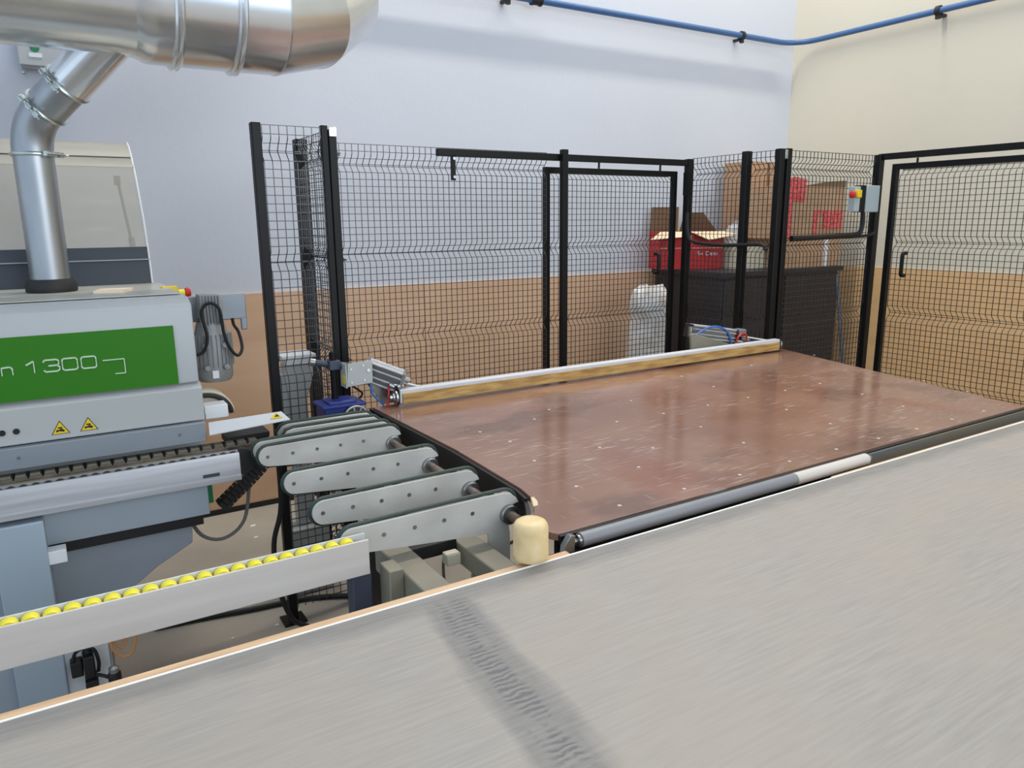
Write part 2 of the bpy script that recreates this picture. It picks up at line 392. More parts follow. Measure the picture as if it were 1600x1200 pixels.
# lobster-back elbow: turns from along the wall to away-and-up
dirY = Vector((0, .72, .69)).normalized(); X = Vector((1, 0, 0)); RE = .31; start = Vector((.61, ay, az))
cen = start+X*.075+dirY*RE
angs = [-14, 13, 40, 65, 90]
def onarc(a):
    a = math.radians(a); return cen - dirY*RE*math.cos(a) + X*RE*math.sin(a)
def cyl_between_planes(p0, n0, p1, n1, r, n=64):
    """cylinder along p0->p1 mitred by the two planes"""
    p0, p1 = Vector(p0), Vector(p1); d = (p1-p0).normalized(); x = d.cross(X.cross(dirY)).normalized(); y = d.cross(x); vs = []
    for p, nn in ((p0, n0), (p1, n1)):
        for k in range(n):
            o = (x*math.cos(2*math.pi*k/n)+y*math.sin(2*math.pi*k/n))*r
            vs.append(p+o - d*(o.dot(nn)/d.dot(nn)))
    b = B(); b.add(vs, [(k, (k+1) % n, n+(k+1) % n, n+k) for k in range(n)]); return b
def tangent(a): a = math.radians(a); return (X*math.cos(a)+dirY*math.sin(a)).normalized()
knots = [start, onarc(8), onarc(34), onarc(60), onarc(86)]
norms = [X, tangent(8), tangent(34), tangent(60), tangent(86)]
for i in range(4):
    b = cyl_between_planes(knots[i], norms[i], knots[i+1], norms[i+1], R-.0005*i)
    b.build('elbow_gore', M['galv'], t, smooth=60)
    n_ = 56; c, d = knots[i+1], norms[i+1]
    B().lathe([(R-.003, -.004), (R+.0025, -.003), (R+.0035, 0), (R+.0025, .003), (R-.003, .004)], c, n_, d).build('seam', M['galv'], t)
B().lathe([(R, 0), (R, .75)], knots[4], 64, dirY).build('riser_section', M['galv'], t)
# branch down to the hood
px_, py_ = .010, 2.95; pr = .0585
br0 = Vector((.30, 2.69, 2.185)); kn = Vector((px_, py_, 1.895)); dn = Vector((0, 0, -1)); dd = (kn-br0).normalized()
pth = [br0, kn-dd*.085]
for i in range(1, 9):
    s_ = i/9; a_ = kn-dd*.085; b_ = kn+dn*.085
    pth.append(a_*(1-s_)**2+kn*2*s_*(1-s_)+b_*s_*s_)
B().tube([br0, kn-dd*.20], .066, 36).build('branch_pipe', M['galv'], t)
B().tube([kn-dd*.20, kn-dd*.085], .0625, 36).build('branch_sleeve', M['pipe'], t)
B().tube(pth[1:]+[kn+dn*.09], .0600, 36).build('pipe_elbow', M['pipe'], t)
B().tube([kn+dn*.085, (px_, py_, 1.40)], pr, 36).build('drop_pipe', M['pipe'], t)
def clamp(c, d, r, side):
    c, d = Vector(c), Vector(d).normalized(); b = B().lathe([(r-.002, -.006), (r+.004, -.006), (r+.007, -.002), (r+.007, .002), (r+.004, .006), (r-.002, .006)], c, 40, d)
    k_ = b.build('pipe_clamp', M['clampm'], t, smooth=30)
    s_ = Vector(side); s_ = (s_-d*s_.dot(d)).normalized(); tt = d.cross(s_).normalized(); q = c+s_*(r+.012)
    b = B()
    for o_ in (-.03, 0, .03): b.obox(q+tt*o_, tt, d, s_, .009, .008, .007)
    b.tube([q+tt*-.05+s_*.006, q+tt*.04+s_*.006], .0035, 8)
    b.tube([q+tt*-.038-s_*.002, q+tt*-.052+s_*.014], .003, 8)
    b.build('latch', M['clampm'], k_, .001)
clamp(kn-dd*.20, dd, .066, (-.5, -1, .2))
clamp(kn-dd*.088, dd, .0625, (-.6, -1, 0))
clamp(kn+dn*.09, dn, .060, (1, -.8, 0))
B().lathe([(.060, 0), (.072, .002), (.076, .012), (.076, .03), (.068, .042), (.0655, .048), (.058, .05)], (px_, py_, 1.358), 40).build('rubber_collar', M['rubber'], t, label='black rubber collar where the pipe enters the machine')

# ------------------------------------------------------------------ safety fence
FT = 1.93
FOLDS = (1.84, 1.44, 1.04, .64, .24)
def wire_mesh(p, q, z0, z1, out, zt=None, sp=.03, fd=.036, r=.0014):
    """welded mesh between plan points p and q with V folds pushed towards 'out'"""
    p, q, out = Vector(p+(0,)), Vector(q+(0,)), Vector(out+(0,)); L = (q-p).length; d = (q-p)/L
    def off(z):
        for f in FOLDS:
            if abs(z-f) < .045: return fd*(.5+.5*math.cos(math.pi*(z-f)/.045))
        return 0
    zk = [z0]
    for f in sorted(FOLDS):
        for zz in (f-.045, f-.032, f-.02, f, f+.02, f+.032, f+.045):
            if z0 < zz < z1: zk.append(zz)
    zk.append(z1)
    b = B(); n = int(L/sp)
    def thin(pts, rr):
        a1 = d; a2 = Vector((-d.y, d.x, 0)); up = Vector((0, 0, 1)); v = []
        for c in pts:
            for s1, s2 in ((-1, -1), (1, -1), (1, 1), (-1, 1)): v.append(c+a1*s1*rr+a2*s2*rr)
        N = len(pts); f = [(i*4+k, i*4+(k+1) % 4, i*4+4+(k+1) % 4, i*4+4+k) for i in range(N-1) for k in range(4)]
        b.add(v, f)
    for i in range(n+1):
        base = p+d*((L-n*sp)/2+i*sp)
        thin([base+out*off(z)+Vector((0, 0, z)) for z in zk], r)
    z = z1
    rows = []
    while z > z0: rows.append(z); z -= .0305
    for f in FOLDS: rows += [f]
    for z in rows:
        a2 = Vector((-d.y, d.x, 0)); v = []
        for c in (p, q):
            c = c+out*(off(z)+.003)+Vector((0, 0, z))
            for s1, s2 in ((-1, -1), (1, -1), (1, 1), (-1, 1)): v.append(c+a2*s1*r+Vector((0, 0, s2*r)))
        b.add(v, [(0, 1, 5, 4), (1, 2, 6, 5), (2, 3, 7, 6), (3, 0, 4, 7)])
    return b
def panel(p, q, out, label):
    o = wire_mesh(p, q, .05, FT-.005, out).build('fence_mesh_panel', M['wire'], smooth=0)
    return tag(o, label, 'fence panel', 'fixed wire mesh panels')
def post(x, y, label, z=FT, w=.034, bracket=None):
    t = thing('fence_post', (x, y, 0), label, 'fence post', 'black posts of the mesh fence')
    B().box(x-w/2, x+w/2, y-w/2, y+w/2, 0, z).build('upright', M['black'], t, .003)
    if w not in (.026, .03, .036): B().box(x-.045, x+.045, y-.045, y+.045, 0, .007).build('base_plate', M['black'], t)
    if bracket:
        B().box(*bracket).build('top_bracket', M['clampm'], t, .002, label='bright zinc corner bracket')
    return t
post(.688, 2.83, 'leftmost tall black fence post beside the grey machine')
post(.940, 2.845, 'black fence post at the near left corner, right end of the narrow panel', z=FT+.005, w=.026)
post(.9695, 2.845, 'black fence post with zinc top bracket at the near left corner', z=FT-.01, w=.03, bracket=(.955, .985, 2.825, 2.829, FT-.035, FT))
post(.985, 3.305, 'black fence post seen through the narrow left panel', w=.05)
post(2.345, 3.268, 'black fence post in the middle of the back run under the sliding rail', z=1.94)
post(3.265, 3.30, 'black fence post at the right end of the left sliding gate', z=1.925, w=.04)
post(3.262, 2.87, 'slim black fence post before the right corner, brown carton behind it', z=FT+.004, w=.04)
post(3.262, 2.655, 'left one of the paired black posts at the right fence corner', z=FT, w=.036)
post(3.318, 2.655, 'right one of the paired black posts at the right fence corner', z=FT+.003, w=.036, bracket=(3.28, 3.30, 2.635, 2.66, FT-.05, FT-.005))
post(4.11, 2.655, 'black fence post beside the grey emergency stop box', z=FT, w=.042)
panel((.706, 2.83), (.926, 2.83), (0, 1), 'narrow black wire mesh panel at the far left of the fence')
panel((.968, 2.862), (.968, 3.279), (1, 0), 'black wire mesh panel seen edge-on behind the left corner post')
panel((1.012, 3.325), (2.275, 3.325), (0, 1), 'wide black wire mesh panel behind the brown table')
panel((3.262, 3.27), (3.262, 2.894), (1, 0), 'black wire mesh panel in front of the red box')
panel((3.262, 2.846), (3.262, 2.677), (1, 0), 'narrow black wire mesh panel between slim post and paired posts')
panel((3.340, 2.655), (4.086, 2.655), (0, 1), 'black wire mesh panel in front of the taped cartons')
def gate(label, p, q, out, zt, handle, hangers, railz):
    p3, q3 = Vector(p+(0,)), Vector(q+(0,)); d = (q3-p3).normalized(); o3 = Vector(out+(0,))
    t = thing('sliding_gate', tuple((p3+q3)/2), label, 'gate', 'sliding mesh gates')
    for e in (p3, q3): B().bar(e+Vector((0, 0, .02)), e+Vector((0, 0, zt)), .03, .03, up=o3).build('stile', M['black'], t, .002)
    for z in (zt-.015, .035): B().bar(p3+d*.015+Vector((0, 0, z)), q3-d*.015+Vector((0, 0, z)), .03).build('cross_rail', M['black'], t, .002)
    a, b = p3+d*.016, q3-d*.016
    wire_mesh((a.x, a.y), (b.x, b.y), .05, zt-.03, out).build('wire_infill', M['wire'], t, smooth=0)
    h = Vector((handle[0], handle[1], 0)); inn = -o3
    hp = [h+Vector((0, 0, handle[2])), h+inn*.03+Vector((0, 0, handle[2]-.004)), h+inn*.034+Vector((0, 0, handle[2]-.03)), h+inn*.034+Vector((0, 0, handle[3]+.03)), h+inn*.03+Vector((0, 0, handle[3]+.004)), h+Vector((0, 0, handle[3]))]
    B().tube(smoothpath(hp, 4), .011, 8).build('handle', M['black'], t)
    for hh in hangers:
        c = p3+d*hh; B().cyl(c+Vector((0, 0, zt)), c+Vector((0, 0, railz)), .006, 8).build('hanger', M['black'], t)
    return t
gate('black framed mesh gate hanging left of the red box', (2.30, 3.365), (3.21, 3.365), (0, 1), 1.858, (3.07, 3.355, 1.385, 1.275), (.35, .8), 1.89)
gate('black framed mesh gate with curved handle by the right wall', (4.135, 2.565), (4.135, .95), (1, 0), 1.875, (4.125, 2.45, 1.385, 1.26), (.12, 1.3), 1.9)
def rail(label, p, q, z, w, hgt):
    t = thing('gate_rail', tuple((Vector(p+(z,))+Vector(q+(z,)))/2), label, 'rail', 'rails above the gates')
    B().bar(p+(z,), q+(z,), w, hgt).build('track', M['black'], t, .002); return t
t = rail('black horizontal gate rail with short hanging bracket at its free end', (1.63, 3.298), (3.244, 3.298), 1.902, .026, .034)
B().box(1.70, 1.722, 3.285, 3.296, 1.775, 1.89).build('hanging_bracket', M['black'], t)
B().cyl((1.711, 3.275, 1.79), (1.711, 3.287, 1.79), .007, 8).cyl((1.711, 3.275, 1.875), (1.711, 3.287, 1.875), .007, 8).build('bolt', M['clampm'], t)
B().box(3.232, 3.25, 3.27, 3.31, 1.72, 1.85).build('stop_plate', M['black'], t)
rail('black horizontal rail over the right-hand mesh gate', (4.12, 2.66), (4.12, .9), 1.918, .03, .034)

# grey emergency stop box on the right fence, and its cable
t = thing('emergency_stop_box', (3.95, 2.62, 1.6), 'grey control box with yellow and red stop button on the fence', 'control box')
B().box(3.915, 4.035, 2.585, 2.635, 1.612, 1.757).build('housing', M['ebox'], t, .004)
B().box(3.87, 3.915, 2.59, 2.635, 1.612, 1.757).build('seal_block', M['black'], t, .002)
B().box(3.82, 3.87, 2.592, 2.632, 1.615, 1.75).build('button_base', M['ebox'], t, .003)
B().box(3.815, 3.852, 2.57, 2.592, 1.69, 1.73).build('yellow_ring', M['yel2'], t, .003)
B().lathe([(.008, 0), (.008, .012), (.018, .014), (.02, .024), (.012, .03), (0, .031)], (3.815, 2.59, 1.706), 16, (-1, 0, 0)).build('stop_button', M['red'], t)
tag(B().tube(smoothpath([(3.94, 2.615, 1.612), (3.945, 2.615, 1.55), (3.93, 2.615, 1.505), (3.88, 2.615, 1.49), (3.6, 2.615, 1.482), (3.35, 2.62, 1.48)], 6), .013, 8)
    .tube(smoothpath([(4.086, 2.628, 1.498), (4.0, 2.617, 1.483), (3.8, 2.617, 1.478), (3.345, 2.62, 1.470)], 6), .008, 8).build('control_cable', M['cable']), 'black cable along the fence below the emergency stop box', 'cable')
tag(B().tube(smoothpath([(3.228, 3.262, 1.62), (3.225, 3.255, 1.53), (3.228, 3.23, 1.468), (3.229, 3.15, 1.447), (3.229, 2.95, 1.44), (3.229, 2.72, 1.447), (3.228, 2.68, 1.42)], 6), .010, 8).build('control_cable', M['cable']), 'thick black cable along the fence in front of the red box', 'cable')

# ------------------------------------------------------------------ cabinet and boxes in the corner
t = thing('storage_cabinet', (4.3, 3.8, 0), 'low black cabinet in the room corner carrying cartons', 'cabinet')
B().box(3.76, 4.97, 3.46, 4.10, .06, 1.205).build('carcass', M['cab'], t, .004)
B().box(3.74, 4.99, 3.43, 4.12, 1.205, 1.24).build('cabinet_top', M['cab'], t, .004)
for x0, x1 in ((3.77, 4.36), (4.37, 4.96)):
    d_ = B().box(x0, x1, 3.442, 3.46, .09, 1.19).build('door', M['cab'], t, .003)
B().box(3.80, 4.93, 3.5, 4.08, 0, .06).build('plinth', M['blk'], t)
ZB = 1.24
# red open carton
t = thing('open_carton', (3.92, 3.92, ZB), 'open red printed carton with raised brown flaps on the cabinet', 'box', 'cartons on the black cabinet')
x0, x1, y0, y1, z1 = 3.655, 4.115, 3.80, 4.04, 1.50
b = B(); w = .004
b.box(x0, x1, y0, y0+w, ZB, z1).box(x0, x0+w, y0, y1, ZB, z1).box(x1-w, x1, y0, y1, ZB, z1).box(x0, x1, y1-w, y1, ZB, z1).box(x0, x1, y0, y1, ZB, ZB+w)
b.build('carton_body', M['redbox'], t)
def quad(a, b_, c, d, name, m_, par, th=.004, label=None):
    a, b_, c, d = map(Vector, (a, b_, c, d)); n = (b_-a).cross(d-a).normalized()*th
    B().add([a, b_, c, d, a+n, b_+n, c+n, d+n], [(0, 1, 2, 3), (7, 6, 5, 4), (0, 4, 5, 1), (1, 5, 6, 2), (2, 6, 7, 3), (3, 7, 4, 0)]).build(name, m_, par, smooth=0, label=label)
quad((x0, y0-.001, z1), (3.85, y0-.001, z1), (3.85, y0-.08, z1-.03), (x0-.09, y0-.07, z1-.05), 'flap', M['cardl'], t)
quad((3.87, y0-.001, z1), (x1, y0-.001, z1), (x1+.07, y0-.07, z1-.02), (3.97, y0-.10, z1-.055), 'flap', M['cardl'], t)
quad((x0, y1, z1), (x0+.21, y1, z1), (x0+.21, y1-.01, z1+.17), (x0+.01, y1-.01, z1+.17), 'flap', M['cardd'], t)
quad((x0+.22, y1-.01, z1), (x1+.04, y1-.01, z1), (x1-.08, y1-.05, z1+.13), (x0+.24, y1-.05, z1+.13), 'flap', M['cardd'], t)
fc = bpy.data.curves.new('lettering', 'FONT'); fc.body = 'Se Deni'; fc.size = .042; fc.extrude = .0006; fc.space_character = 1.15
fo = bpy.data.objects.new('lettering', fc); COL.objects.link(fo)
def text_to_mesh(fo, m_, par, loc, rot=(math.pi/2, 0, 0), sc=(1, 1, 1)):
    dg = bpy.context.evaluated_depsgraph_get(); me = bpy.data.meshes.new_from_object(fo.evaluated_get(dg)); bpy.data.objects.remove(fo)
    o = bpy.data.objects.new('lettering', me); COL.objects.link(o); me.materials.clear(); me.materials.append(m_)
    o.parent = par; o.location = Vector(loc)-ORG[par.name]; o.rotation_euler = rot; o.scale = sc; ORG[o.name] = Vector(loc); return o
bpy.context.view_layer.update()
text_to_mesh(fo, M['white'], t, (3.925, 3.7985, 1.335))
B().box(3.66, 4.11, 3.7985, 3.801, 1.385, 1.389).build('printed_line', M['cardl'], t)
t.rotation_euler.z = math.radians(-24)
# cream box, plastic, tall carton, right-hand cartons
tag(B().box(4.065, 4.335, 3.60, 3.76, ZB, 1.40).build('cream_box', M['cream'], bevel=.003), 'flat cream box between the red carton and the tall brown one', 'box')
bm_ = B(); cc = Vector((4.13, 3.70, 1.403)); rnd = random.Random(3); vs = []; n1, n2 = 18, 9
for i in range(n2+1):
    for j in range(n1):
        a, e = 2*math.pi*j/n1, math.pi/2*i/n2
        k_ = 1+rnd.uniform(-.22, .22); vs.append(cc+Vector((.09*math.cos(a)*math.cos(e)*k_, .055*math.sin(a)*math.cos(e)*k_, .15*math.sin(e)*k_*(1 if i else 0)-.004*(i == 0))))
fs = [(i*n1+j, i*n1+(j+1) % n1, (i+1)*n1+(j+1) % n1, (i+1)*n1+j) for i in range(n2) for j in range(n1)]+[tuple(range(n1-1, -1, -1))]
tag(bm_.add(vs, fs).build('plastic_wrap', M['film'], smooth=20), 'crumpled clear plastic lying on the cream box', 'packaging')
t = thing('tall_carton', (4.5, 3.96, ZB), 'tall plain brown carton standing upright on the cabinet', 'box', 'cartons on the black cabinet')
B().box(4.42, 4.80, 3.85, 4.1, ZB, 1.99).build('carton_body', M['card'], t, .003)
B().box(4.60, 4.625, 3.846, 3.85, 1.8, 1.985).build('tape_or_slot', M['cardd'], t, label='dark brown strip drawn for the slot')  # flat dark strip stands in for the carton's dark slot
t = thing('flat_carton', (4.62, 3.65, ZB), 'brown carton under the carton with red tape, white tape strip on it', 'box', 'cartons on the black cabinet')
B().box(4.35, 4.985, 3.47, 3.8, ZB, 1.445).build('carton_body', M['card'], t, .003)
B().box(4.80, 4.845, 3.467, 3.47, ZB+.002, 1.445).box(4.80, 4.845, 3.467, 3.6, 1.445, 1.447).build('tape_or_slot', M['wtape'], t)
t = thing('taped_carton', (4.62, 3.65, 1.447), 'brown carton patched with red printed tape, topmost on the right', 'box', 'cartons on the black cabinet')
B().box(4.28, 5.0, 3.47, 3.8, 1.447, 1.80).build('carton_body', M['card'], t, .003)
B().prism([(4.56, 1.80), (5.0, 1.80), (5.0, 1.845), (4.80, 1.835), (4.56, 1.805)], 'y', 3.47, 3.475).build('flap', M['cardd'], t)
B().prism([(4.28, 1.70), (4.54, 1.695), (4.55, 1.845), (4.42, 1.86), (4.28, 1.835)], 'y', 3.462, 3.469).build('tape_patch', M['tape'], t)
B().box(4.33, 4.415, 3.463, 3.4695, 1.449, 1.705).build('tape_or_slot', M['tape'], t)
B().box(4.76, 4.98, 3.463, 3.4695, 1.505, 1.635).build('tape_patch', M['tape'], t)
B().box(4.66, 4.70, 3.463, 3.4695, 1.449, 1.635).box(4.70, 4.76, 3.463, 3.4695, 1.61, 1.635).build('tape_or_slot', M['tape'], t)
# white sack
b = B(); prof = [(.17, 0), (.185, .03), (.18, .3), (.165, .6), (.15, .85), (.135, .93), (.148, 1.0), (.152, 1.06), (.13, 1.12), (.085, 1.15), (.03, 1.14)]; n = 40; vs = []; rnd = random.Random(5)
for i, (r, h) in enumerate(prof):
    for k_ in range(n):
        a = 2*math.pi*k_/n; w_ = 1+.05*math.sin(5*a+i*.4)+rnd.uniform(-.035, .035)*(1.6 if h > .9 else .5)
        vs.append((3.375+r*w_*math.cos(a)*.92, 3.72+r*w_*math.sin(a)*.8, h+(rnd.uniform(-.02, .02) if h > .9 else 0)))
fs = [(i*n+k_, i*n+(k_+1) % n, (i+1)*n+(k_+1) % n, (i+1)*n+k_) for i in range(len(prof)-1) for k_ in range(n)]+[tuple(range(n-1, -1, -1)), tuple((len(prof)-1)*n+k_ for k_ in range(n))]
tag(b.add(vs, fs).build('sack', M['sack'], smooth=60), 'tall crumpled white sack behind the left gate', 'sack')
tag(B().tube([(4.62, 3.22, 1.2), (4.22, 2.74, 0.02)], .011, 10).build('pole', M['dkblue']), 'thin grey-blue pole leaning beyond the right fence corner', 'pole')

# grey tapered stand outside the left panel
t = thing('support_stand', (.83, 3.12, 0), 'grey tapered stand seen through the narrow left fence panel', 'stand')
B().prism([(.80, 0.3), (.875, .3), (.875, .86), (.905, .96), (.905, 1.01), (.785, 1.01), (.785, .96), (.80, .86)], 'y', 3.06, 3.12).build('column', M['grey2'], t, .003)
B().prism([(.80, .72), (.80, .98), (.765, .96), (.757, .78)], 'y', 3.07, 3.16).build('side_flange', M['grey2'], t, .002)
B().box(.775, .915, 3.04, 3.17, 1.035, 1.05).box(.79, .90, 3.05, 3.16, 1.01, 1.035).build('head_plate', M['white'], t, .002, label='white top plate')
B().box(.76, .92, 3.02, 3.2, 0, .30).build('foot_box', M['grey2'], t, .004)

# ------------------------------------------------------------------ edge banding machine (left)
t = thing('edge_banding_machine', (-.8, 2.8, 0), 'light grey edge banding machine with green name band reading n 1300', 'machine')
XL, XR = -2.2, .372
B().prism([(2.5, 1.092), (2.5, 1.325), (2.506, 1.34), (2.56, 1.358), (3.16, 1.362), (3.16, .75), (2.56, .75), (2.56, 1.0), (2.53, 1.08)], 'x', XL, XR).build('hood', M['grey'], t, .004)
B().box(XL, XR-.012, 2.62, 3.15, 1.3615, 1.3645).build('hood_top', M['top'], t)
B().prism([(2.49, .968), (2.49, 1.074), (2.512, 1.088), (2.56, 1.088), (2.56, .968)], 'x', XL, XR+.005).build('lower_cover', M['grey2'], t, .003)
B().box(XL, .312, 2.494, 2.5, 1.093, 1.276).build('green_band', M['green'], t)
st = B().box(XL, XR+.001, 2.468, 2.5, .902, .965).build('skirt_strip', M['strip'], t, .002)
for x in (-.13, .295): B().cyl((x, 2.4665, .935), (x, 2.469, .935), .005, 10).build('screw', M['steel'], st)
# lettering 'n 1300' and the bracket mark, thin strokes standing on the green band
ly = 2.4925
def stroke(b, pts, w=.0042):
    for a, c in zip(pts[:-1], pts[1:]):
        b.bar((a[0], ly, a[1]), (c[0], ly, c[1]), .0025, w, up=(0, 0, 1))
def rr(x0, x1, z0, z1, r=.007):
    out = []
    for cx, cz, a0 in ((x1-r, z1-r, 0), (x0+r, z1-r, 90), (x0+r, z0+r, 180), (x1-r, z0+r, 270)):
        for i in range(5):
            a = math.radians(a0+22.5*i); out.append((cx+r*math.cos(a), cz+r*math.sin(a)))
    return out+[out[0]]
zb, zt_ = 1.170, 1.204
b = B()
def bx(px): return -.141+px*.001445+px*px*8e-7
stroke(b, [(bx(1), zb), (bx(1), zb+.022)]); stroke(b, [(bx(1), zb+.022), (bx(14), zb+.0235), (bx(17.5), zb+.02), (bx(18.5), zb+.015), (bx(18.5), zb)])
stroke(b, [(bx(40.5), zt_-.010), (bx(53), zt_), (bx(53), zb)])
l_, r_ = bx(68), bx(93); mid = (zb+zt_)/2
stroke(b, [(l_, zt_-.006), (l_+.004, zt_), (r_-.006, zt_), (r_-.001, zt_-.004), (r_-.001, mid+.004), (r_-.006, mid), (l_+.012, mid)])
stroke(b, [(r_-.006, mid), (r_, mid-.005), (r_, zb+.005), (r_-.006, zb), (l_+.004, zb), (l_, zb+.005)])
for a, c in ((97.5, 121), (127, 150)): stroke(b, rr(bx(a), bx(c), zb, zt_))
stroke(b, [(bx(160), 1.188), (bx(193), 1.188), (bx(193), 1.145), (bx(177), 1.145)], .0028)
b.build('lettering', M['letter'], t, smooth=0)
for cx in (-.020, .053):
    w_ = B().prism([(cx-.0235, .984), (cx+.0235, .984), (cx, 1.024)], 'y', 2.4885, 2.49).build('warning_sign', M['blk'], t)
    B().prism([(cx-.0205, .9855), (cx+.0205, .9855), (cx, 1.0205)], 'y', 2.4875, 2.4885).build('yellow_field', M['yel2'], w_)
    b = B().prism([(cx-.011, .990), (cx-.003, .993), (cx+.009, .990), (cx+.011, .995), (cx+.002, 1.0), (cx-.004, .997), (cx-.011, .997)], 'y', 2.4868, 2.4875)
    b.prism([(cx-.007, 1.001), (cx+.007, 1.0), (cx+.004, 1.005), (cx-.005, 1.005)], 'y', 2.4868, 2.4875).build('symbol', M['blk'], w_)
for px in (-.161, -.127): B().cyl((px, 2.487, 1.008), (px, 2.491, 1.008), .0085, 20).build('plug_hole', M['blk'], t)
# raised sound hood with polycarbonate window
prof = [(3.14, 1.37), (3.15, 1.45), (3.20, 1.60), (3.30, 1.76), (3.38, 1.83), (3.47, 1.885), (3.60, 1.92)]
def sheet(ps, name, m_, xa, xb, th=.008, par=None):
    q = [(p[0]+th, p[1]) for p in ps[::-1]]; return B().prism(ps+q, 'x', xa, xb).build(name, m_, par or t, smooth=40)
VX = .338
sheet([(3.14, 1.365), (3.15, 1.45), (3.165, 1.50)], 'hood_lower_panel', M['darkband'], XL, VX)
B().box(XL, VX, 3.140, 3.150, 1.452, 1.456).build('bead', M['strip'], t)
sheet([(3.165, 1.50), (3.20, 1.60), (3.30, 1.76), (3.33, 1.80)], 'hood_window', M['glass'], XL, VX-.004, .005)
sheet([(3.33, 1.80), (3.372, 1.835)], 'window_rail', M['rail2'], XL, VX)
sheet([(3.372, 1.835), (3.376, 1.8405)], 'rail_seal', M['blk'], XL, VX)
sheet([(3.376, 1.8405), (3.43, 1.885), (3.47, 1.90)], 'hood_top_rail', M['rail2'], XL, VX)
b = B().tube([(VX, p[0], p[1]) for p in ((3.14, 1.365), (3.15, 1.45), (3.20, 1.60), (3.30, 1.76), (3.37, 1.835), (3.43, 1.885), (3.475, 1.902))], .0035, 6).build('edge_bead', M['white'], t)
gs = B().tube([(.285, 3.42, 1.74), (.30, 3.33, 1.52)], .0055, 8).build('gas_strut', M['dkgrey'], t)
B().tube([(.30, 3.33, 1.53), (.307, 3.28, 1.39)], .011, 10).box(.27, .292, 3.40, 3.42, 1.735, 1.77).build('strut_cylinder', M['dkgrey'], gs)
# emergency stop on the hood corner
e_ = B().prism([(.335, 1.368), (.385, 1.368), (.397, 1.33), (.372, 1.325), (.362, 1.34)], 'y', 2.86, 2.90).build('stop_bracket', M['yel2'], t)
B().cyl((.39, 2.88, 1.342), (.41, 2.88, 1.342), .014, 16).build('stop_base', M['yellow'], e_)
B().lathe([(.012, 0), (.018, .003), (.02, .012), (.012, .02), (0, .021)], (.41, 2.88, 1.342), 18, (1, 0, 0)).build('stop_button', M['red'], e_)
# motor on the end bracket
br = B().box(.372, .60, 2.80, 2.815, 1.245, 1.335).box(.578, .60, 2.80, 2.815, 1.205, 1.25).build('motor_bracket', M['strip'], t, .004)
mt = B().lathe([(.052, 0), (.060, .012), (.062, .05), (.062, .155), (.052, .175), (.045, .205)], (.462, 2.74, 1.045), 32).build('motor', M['mot'], t)
b = B()
for k_ in range(14):
    a = math.radians(180+k_*13+4); b.obox((.462+.062*math.cos(a), 2.74+.062*math.sin(a), 1.155), (math.cos(a), math.sin(a), 0), (-math.sin(a), math.cos(a), 0), (0, 0, 1), .006, .0018, .055)
b.build('cooling_fins', M['mot'], mt)
for dx in (-.033, .03):
    for z in (1.10, 1.175): B().cyl((.462+dx, 2.668, z), (.462+dx, 2.69, z), .009, 12).cyl((.462+dx, 2.666, z), (.462+dx, 2.669, z), .005, 8).build('bolt_boss', M['mot'], mt)
B().box(.444, .464, 2.674, 2.682, 1.062, 1.088).build('rating_plate', M['white'], mt)
b = B().prism([(.425, 1.24), (.495, 1.24), (.505, 1.34), (.43, 1.345)], 'y', 2.70, 2.78)
for k_ in range(6): b.box(.437+k_*.010, .441+k_*.010, 2.69, 2.70, 1.245, 1.345)
b.build('gear_head', M['mot'], mt, .002)
B().lathe([(.038, 0), (.038, .03)], (.462, 2.74, 1.235), 24).build('flange', M['rubber'], mt)
B().tube(smoothpath([(.385, 2.67, 1.148), (.42, 2.665, 1.16), (.436, 2.665, 1.21), (.425, 2.665, 1.29), (.45, 2.665, 1.322), (.482, 2.665, 1.30), (.49, 2.665, 1.22), (.505, 2.665, 1.165), (.53, 2.67, 1.135), (.553, 2.70, 1.155), (.562, 2.78, 1.20), (.552, 2.8, 1.225), (.548, 2.80, 1.25)], 6), .0055, 8).build('motor_cable', M['cable'], t)
# workpiece track under the hood
tb = B().box(XL, .575, 2.463, 2.56, .835, .868).build('track_bed', M['blk'], t, .002)
pd = B().box(-.185, -.153, 2.466, 2.50, .868, .876).box(-.182, -.156, 2.466, 2.498, .876, .884).build('track_pad', M['pad'], t, .002)
for k_ in range(1, 20): dup(pd, (.036*k_, 0, 0), t)
B().box(XL, .575, 2.455, 2.463, .850, .874).build('guide_bar', M['rust'], t, .001)
B().box(XL, .43, 2.32, 2.455, .84, .868).build('dusty_ledge', M['dust'], t, .002)
B().prism([(.44, .868), (.57, .868), (.578, .880), (.578, .893), (.44, .893)], 'y', 2.505, 2.60).build('track_end_plate', M['blk'], t)
# silver roller rail
rl = B().prism([(2.29, .832), (2.29, .896), (2.292, .90), (2.298, .90), (2.298, .872), (2.318, .872), (2.318, .815), (2.284, .815), (2.284, .832)], 'x', XL, .434).build('roller_rail', M['alu'], t, .0012)
B().box(XL, .434, 2.3135, 2.318, .872, .9025).build('rail_lip', M['alu'], rl)
B().box(.325, .372, 2.2885, 2.2905, .838, .848).build('label_strip', M['darkband'], rl)
b0 = B().cyl((.420, 2.299, .8895), (.420, 2.3125, .8895), .0125, 16).build('rail_roller', M['rubber'], t)
for k_ in range(1, 32): dup(b0, (-.0285*k_, 0, 0), t)
